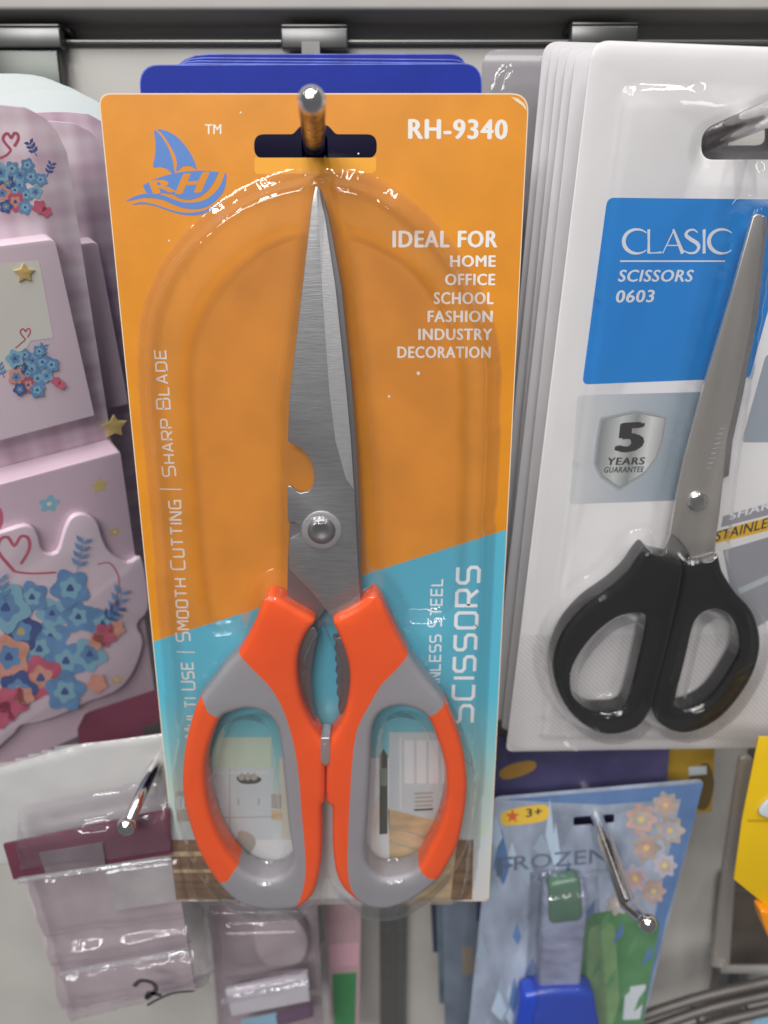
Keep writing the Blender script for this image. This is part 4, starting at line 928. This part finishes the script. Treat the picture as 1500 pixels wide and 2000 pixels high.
# plain generic panel where the picture of a figure is left out: leafy green and sand swathes
fi([(1120, 1790), (1245, 1770), (1290, 1800), (1240, 2080), (1150, 2080)], mat('green_swathe_print', (0.09, 0.21, 0.10), .4, var=.25, vscale=50), .22, 3)
fi([(1150, 1810), (1200, 1800), (1210, 1960), (1170, 2080), (1140, 2040)], mat('light_green_swathe', (0.17, 0.28, 0.14), .4, var=.2), .26, 4)
M_sand = mat('sand_swathe_print', (0.38, 0.33, 0.30), .4, var=.25, vscale=70, aniso=(1, 1, 2)); M_lil = mat('lilac_swathe_print', (0.38, 0.36, 0.43), .4, var=.2)
M_peachy = mat('pale_peach_print', (0.46, 0.31, 0.28), .4, var=.2, vscale=120)
def bloom(px, py, rp, h, m, mc, k=7):
    ring = lambda q, amp, n: [PF(px + rp * q * (1 + amp * math.cos(n * a)) * math.cos(a), py + rp * q * (1 + amp * math.cos(n * a)) * math.sin(a)) for a in [2 * math.pi * i / 56 for i in range(56)]]
    ink('printed_bloom', ring(1, .16, k), h, m, fz); ink('bloom_heart', ring(.62, .14, k), h + .03, mc, fz); ink('bloom_eye', ring(.22, 0, 1), h + .06, M_star, fz)
for k, (x, y, rp, mm, mc) in enumerate(((1300, 1572, 24, M_sand, M_peachy), (1252, 1600, 28, M_peachy, M_sand), (1308, 1622, 27, M_sand, M_lil), (1262, 1655, 27, M_sand, M_peachy), (1298, 1690, 22, M_lil, M_sand), (1240, 1715, 26, M_lil, M_peachy), (1276, 1740, 22, M_peachy, M_sand), (1205, 1765, 20, M_sand, M_lil))):
    bloom(x, y, rp, .30 + .08 * k, mm, mc)
for k in range(9):
    x, y = 1140 + 14 * k, 1800 + 22 * ((k * 5) % 9)
    fi([(x, y), (x + 9, y - 26), (x + 22, y - 44), (x + 20, y - 18)], M_iceblue if k % 4 == 0 else mat('leaf_print', (0.11, 0.24, 0.12), .4, var=.2), .33 + .01 * k, 0, 'printed_leaf')
fi([(1222, 1928), (1262, 1922), (1250, 1990), (1216, 1992)], M_lgrey, .30, 1)
# small blister with a blue capped toy bottle
bt = thing('toy_bottle', 'small bottle with a bright blue base in the blister of the icy blue card', 'bottle', FF)
plate('bottle_body', rounded(FF.ps([(1062, 1730), (1140, 1715), (1150, 1760), (1130, 1960), (1050, 1960), (1055, 1800)], 6), 3), .5, 7, mat('dusky_bottle', (0.26, 0.28, 0.40), .4, var=.3, vscale=90, aniso=(1, 1, 2)), bt, bevel=1.8)
plate('bottle_cap', rounded(FF.ps([(1070, 1728), (1135, 1716), (1140, 1800), (1072, 1808)], 8), 3), 2, 8, mat('leaf_green_cap', (0.09, 0.17, 0.12), .35, var=.2), bt, bevel=1.6)
plate('bottle_base', smooth(FF.ps([(1015, 1960), (1040, 1938), (1100, 1932), (1150, 1936), (1166, 1970), (1165, 2080), (1020, 2080)], 9), 4), .6, 10, mat('cobalt_plastic', (0.02, 0.06, 0.45), .22), bt, bevel=2.6, res=5)
bb_o = rounded(FF.ps([(1048, 1712), (1152, 1698), (1165, 1900), (1180, 2090), (1005, 2090), (1040, 1900)]), 3)
xs_ = [x for x, y in bb_o]; ys_ = [y for x, y in bb_o]
formed_sheet('blister', (min(xs_) - 2, max(xs_) + 2, min(ys_), max(ys_) + 2), [(bb_o, [], 1.0, 11.5, 1.2)], M_blister, fz, cell=.8, base=.4)
# hook in front of it
g0 = at(1264, 1802, -0.022)
d1 = at(1226, 1765, -0.010) - g0; d2 = at(1152, 1560, 0.030) - g0; d3 = at(1108, 1465, 0.058) - g0
h5 = thing('display_hook', 'long chrome hook with a bent ball end, in front of the icy blue card', 'hook', loc=g0, group='peg hooks on the wall')
d4 = d3 + (d3 - d2) * .6; d4.y = YW - g0.y
tube('rod', [d4, d3, d2, d2 * .5 + d1 * .5, d1, d1 * .72, (0, 0, 0)], [.0028, .0028, .0028, .0028, .0028, .0026, .0020], M_chrome, h5, 20)
ball('tip', (0, 0, 0), .0030, M_chrome, h5)
# dark indigo card behind
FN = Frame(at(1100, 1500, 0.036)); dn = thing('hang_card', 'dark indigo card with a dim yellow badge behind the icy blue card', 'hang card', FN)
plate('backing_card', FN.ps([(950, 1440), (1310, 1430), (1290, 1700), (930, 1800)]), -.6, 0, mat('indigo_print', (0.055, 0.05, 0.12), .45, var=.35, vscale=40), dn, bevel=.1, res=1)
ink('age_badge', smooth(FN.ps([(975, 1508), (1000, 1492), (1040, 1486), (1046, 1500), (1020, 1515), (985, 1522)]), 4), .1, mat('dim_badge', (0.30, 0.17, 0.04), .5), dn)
FN2 = Frame(at(880, 1880, 0.046))
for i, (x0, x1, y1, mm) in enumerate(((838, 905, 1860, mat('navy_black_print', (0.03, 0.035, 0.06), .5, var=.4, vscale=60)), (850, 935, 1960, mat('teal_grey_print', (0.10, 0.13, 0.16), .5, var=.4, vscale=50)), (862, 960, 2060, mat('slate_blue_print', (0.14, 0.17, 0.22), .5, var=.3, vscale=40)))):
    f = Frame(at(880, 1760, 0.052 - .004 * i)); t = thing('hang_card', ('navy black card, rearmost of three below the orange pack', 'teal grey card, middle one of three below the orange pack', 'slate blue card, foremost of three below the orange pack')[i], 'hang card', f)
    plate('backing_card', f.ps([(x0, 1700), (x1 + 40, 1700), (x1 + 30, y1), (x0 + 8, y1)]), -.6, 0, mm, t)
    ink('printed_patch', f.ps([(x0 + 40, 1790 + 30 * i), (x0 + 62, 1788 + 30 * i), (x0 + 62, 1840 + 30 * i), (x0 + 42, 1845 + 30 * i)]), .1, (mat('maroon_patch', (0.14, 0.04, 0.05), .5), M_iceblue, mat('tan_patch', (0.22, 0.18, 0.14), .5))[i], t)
# yellow packs on the right
FY = Frame(at(1470, 1600, -0.002)); yp = thing('blister_pack', 'bright yellow pack with a slanted foot at the right of the icy blue card', 'package', FY)
M_yel = mat('bright_yellow_print', (0.66, 0.42, 0.006), .4, var=.05, coat=.3)
plate('backing_card', FY.ps([(1482, 1440), (1640, 1440), (1640, 1800), (1500, 1772), (1434, 1718), (1450, 1600)]), -.8, 0, M_yel, yp, bevel=.15, res=1)
ink('printed_line', FY.ps([(1460, 1600), (1600, 1600), (1600, 1606), (1460, 1606)]), .1, mat('ochre_print', (0.5, 0.3, .01), .4), yp)
plate('grey_tag', smooth(FY.ps([(1482, 1588), (1492, 1570), (1510, 1560), (1510, 1595)], 1), 4), .1, 1.5, M_lgrey, yp, bevel=.3)
plate('amber_foot', smooth(FY.ps([(1478, 1775), (1492, 1768), (1530, 1790), (1530, 1860), (1500, 1830)], 1), 4), -2, 4, mat('amber_plastic', (0.75, 0.25, 0.01), .2), yp, bevel=1)
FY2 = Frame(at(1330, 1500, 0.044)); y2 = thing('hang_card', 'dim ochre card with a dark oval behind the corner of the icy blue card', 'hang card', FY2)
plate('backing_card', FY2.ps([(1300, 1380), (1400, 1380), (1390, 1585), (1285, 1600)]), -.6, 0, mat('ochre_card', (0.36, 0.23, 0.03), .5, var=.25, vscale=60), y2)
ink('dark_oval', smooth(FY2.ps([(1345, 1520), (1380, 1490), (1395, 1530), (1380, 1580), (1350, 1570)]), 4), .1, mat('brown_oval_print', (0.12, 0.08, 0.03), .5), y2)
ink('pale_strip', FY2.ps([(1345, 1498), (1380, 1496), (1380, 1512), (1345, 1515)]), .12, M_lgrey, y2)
# clear plastic guard strip at the right and a wire basket rim at the foot
FS = Frame(at(1420, 1700, 0.03)); gs = thing('clear_strip', 'bent clear plastic strip hanging between the icy blue card and the yellow pack', 'plastic strip', FS)
plate('strip_body', rounded(FS.ps([(1440, 1470), (1465, 1470), (1432, 1700), (1420, 1880), (1385, 1880), (1405, 1700)], 0), 2), 0, 3, clear('strip_plastic', tint=(.8, .77, .74), haze=.3, rough=.15, hazecol=(.5, .46, .43)), gs, bevel=1)
FD = Frame(at(1450, 1820, 0.062)); dk = thing('box', 'dark brown carton under the yellow pack, against the wall', 'carton', FD)
plate('carton_front', FD.ps([(1425, 1740), (1580, 1740), (1580, 1884), (1412, 1884)]), -12, 0, mat('dark_brown_carton', (0.075, 0.06, 0.05), .6, var=.2), dk, bevel=.5)
plate('carton_edge', FD.ps([(1409, 1888), (1580, 1888), (1580, 1900), (1408, 1900)]), -12, .4, M_wall, dk, bevel=.3)
wr = thing('wire_basket', 'grey wire basket rim at the foot of the wall below the yellow pack', 'basket', loc=at(1400, 1960, 0.03))
o_ = wr.location
for a, b, c in (((1240, 1990), (1380, 1945), (1560, 1905)), ((1240, 2020), (1390, 1968), (1560, 1930)), ((1300, 2030), (1420, 1992), (1560, 1960))):
    pts = [at(*q, .03) - o_ for q in smooth([a, b, c], 5, False)]
    tube('wire', pts, .0022, mat('dark_wire', (.10, .09, .085), .45, .3), wr, 10)
for x in (1345, 1440): tube('cross_wire', [at(x, 1952 - (x - 1345) * .24, .0325) - o_, at(x + 26, 2010 - (x - 1345) * .24, .0325) - o_], .0010, M_alu, wr, 8)
ink_f = Frame(at(1490, 1985, 0.034)); tg = thing('price_tag', 'small pale aqua tag tucked in the wire basket rim', 'tag', ink_f)
plate('tag_face', rounded(ink_f.ps([(1470, 1975), (1560, 1965), (1560, 2040), (1470, 2040)]), 1), -.5, .3, M_aqua, tg)
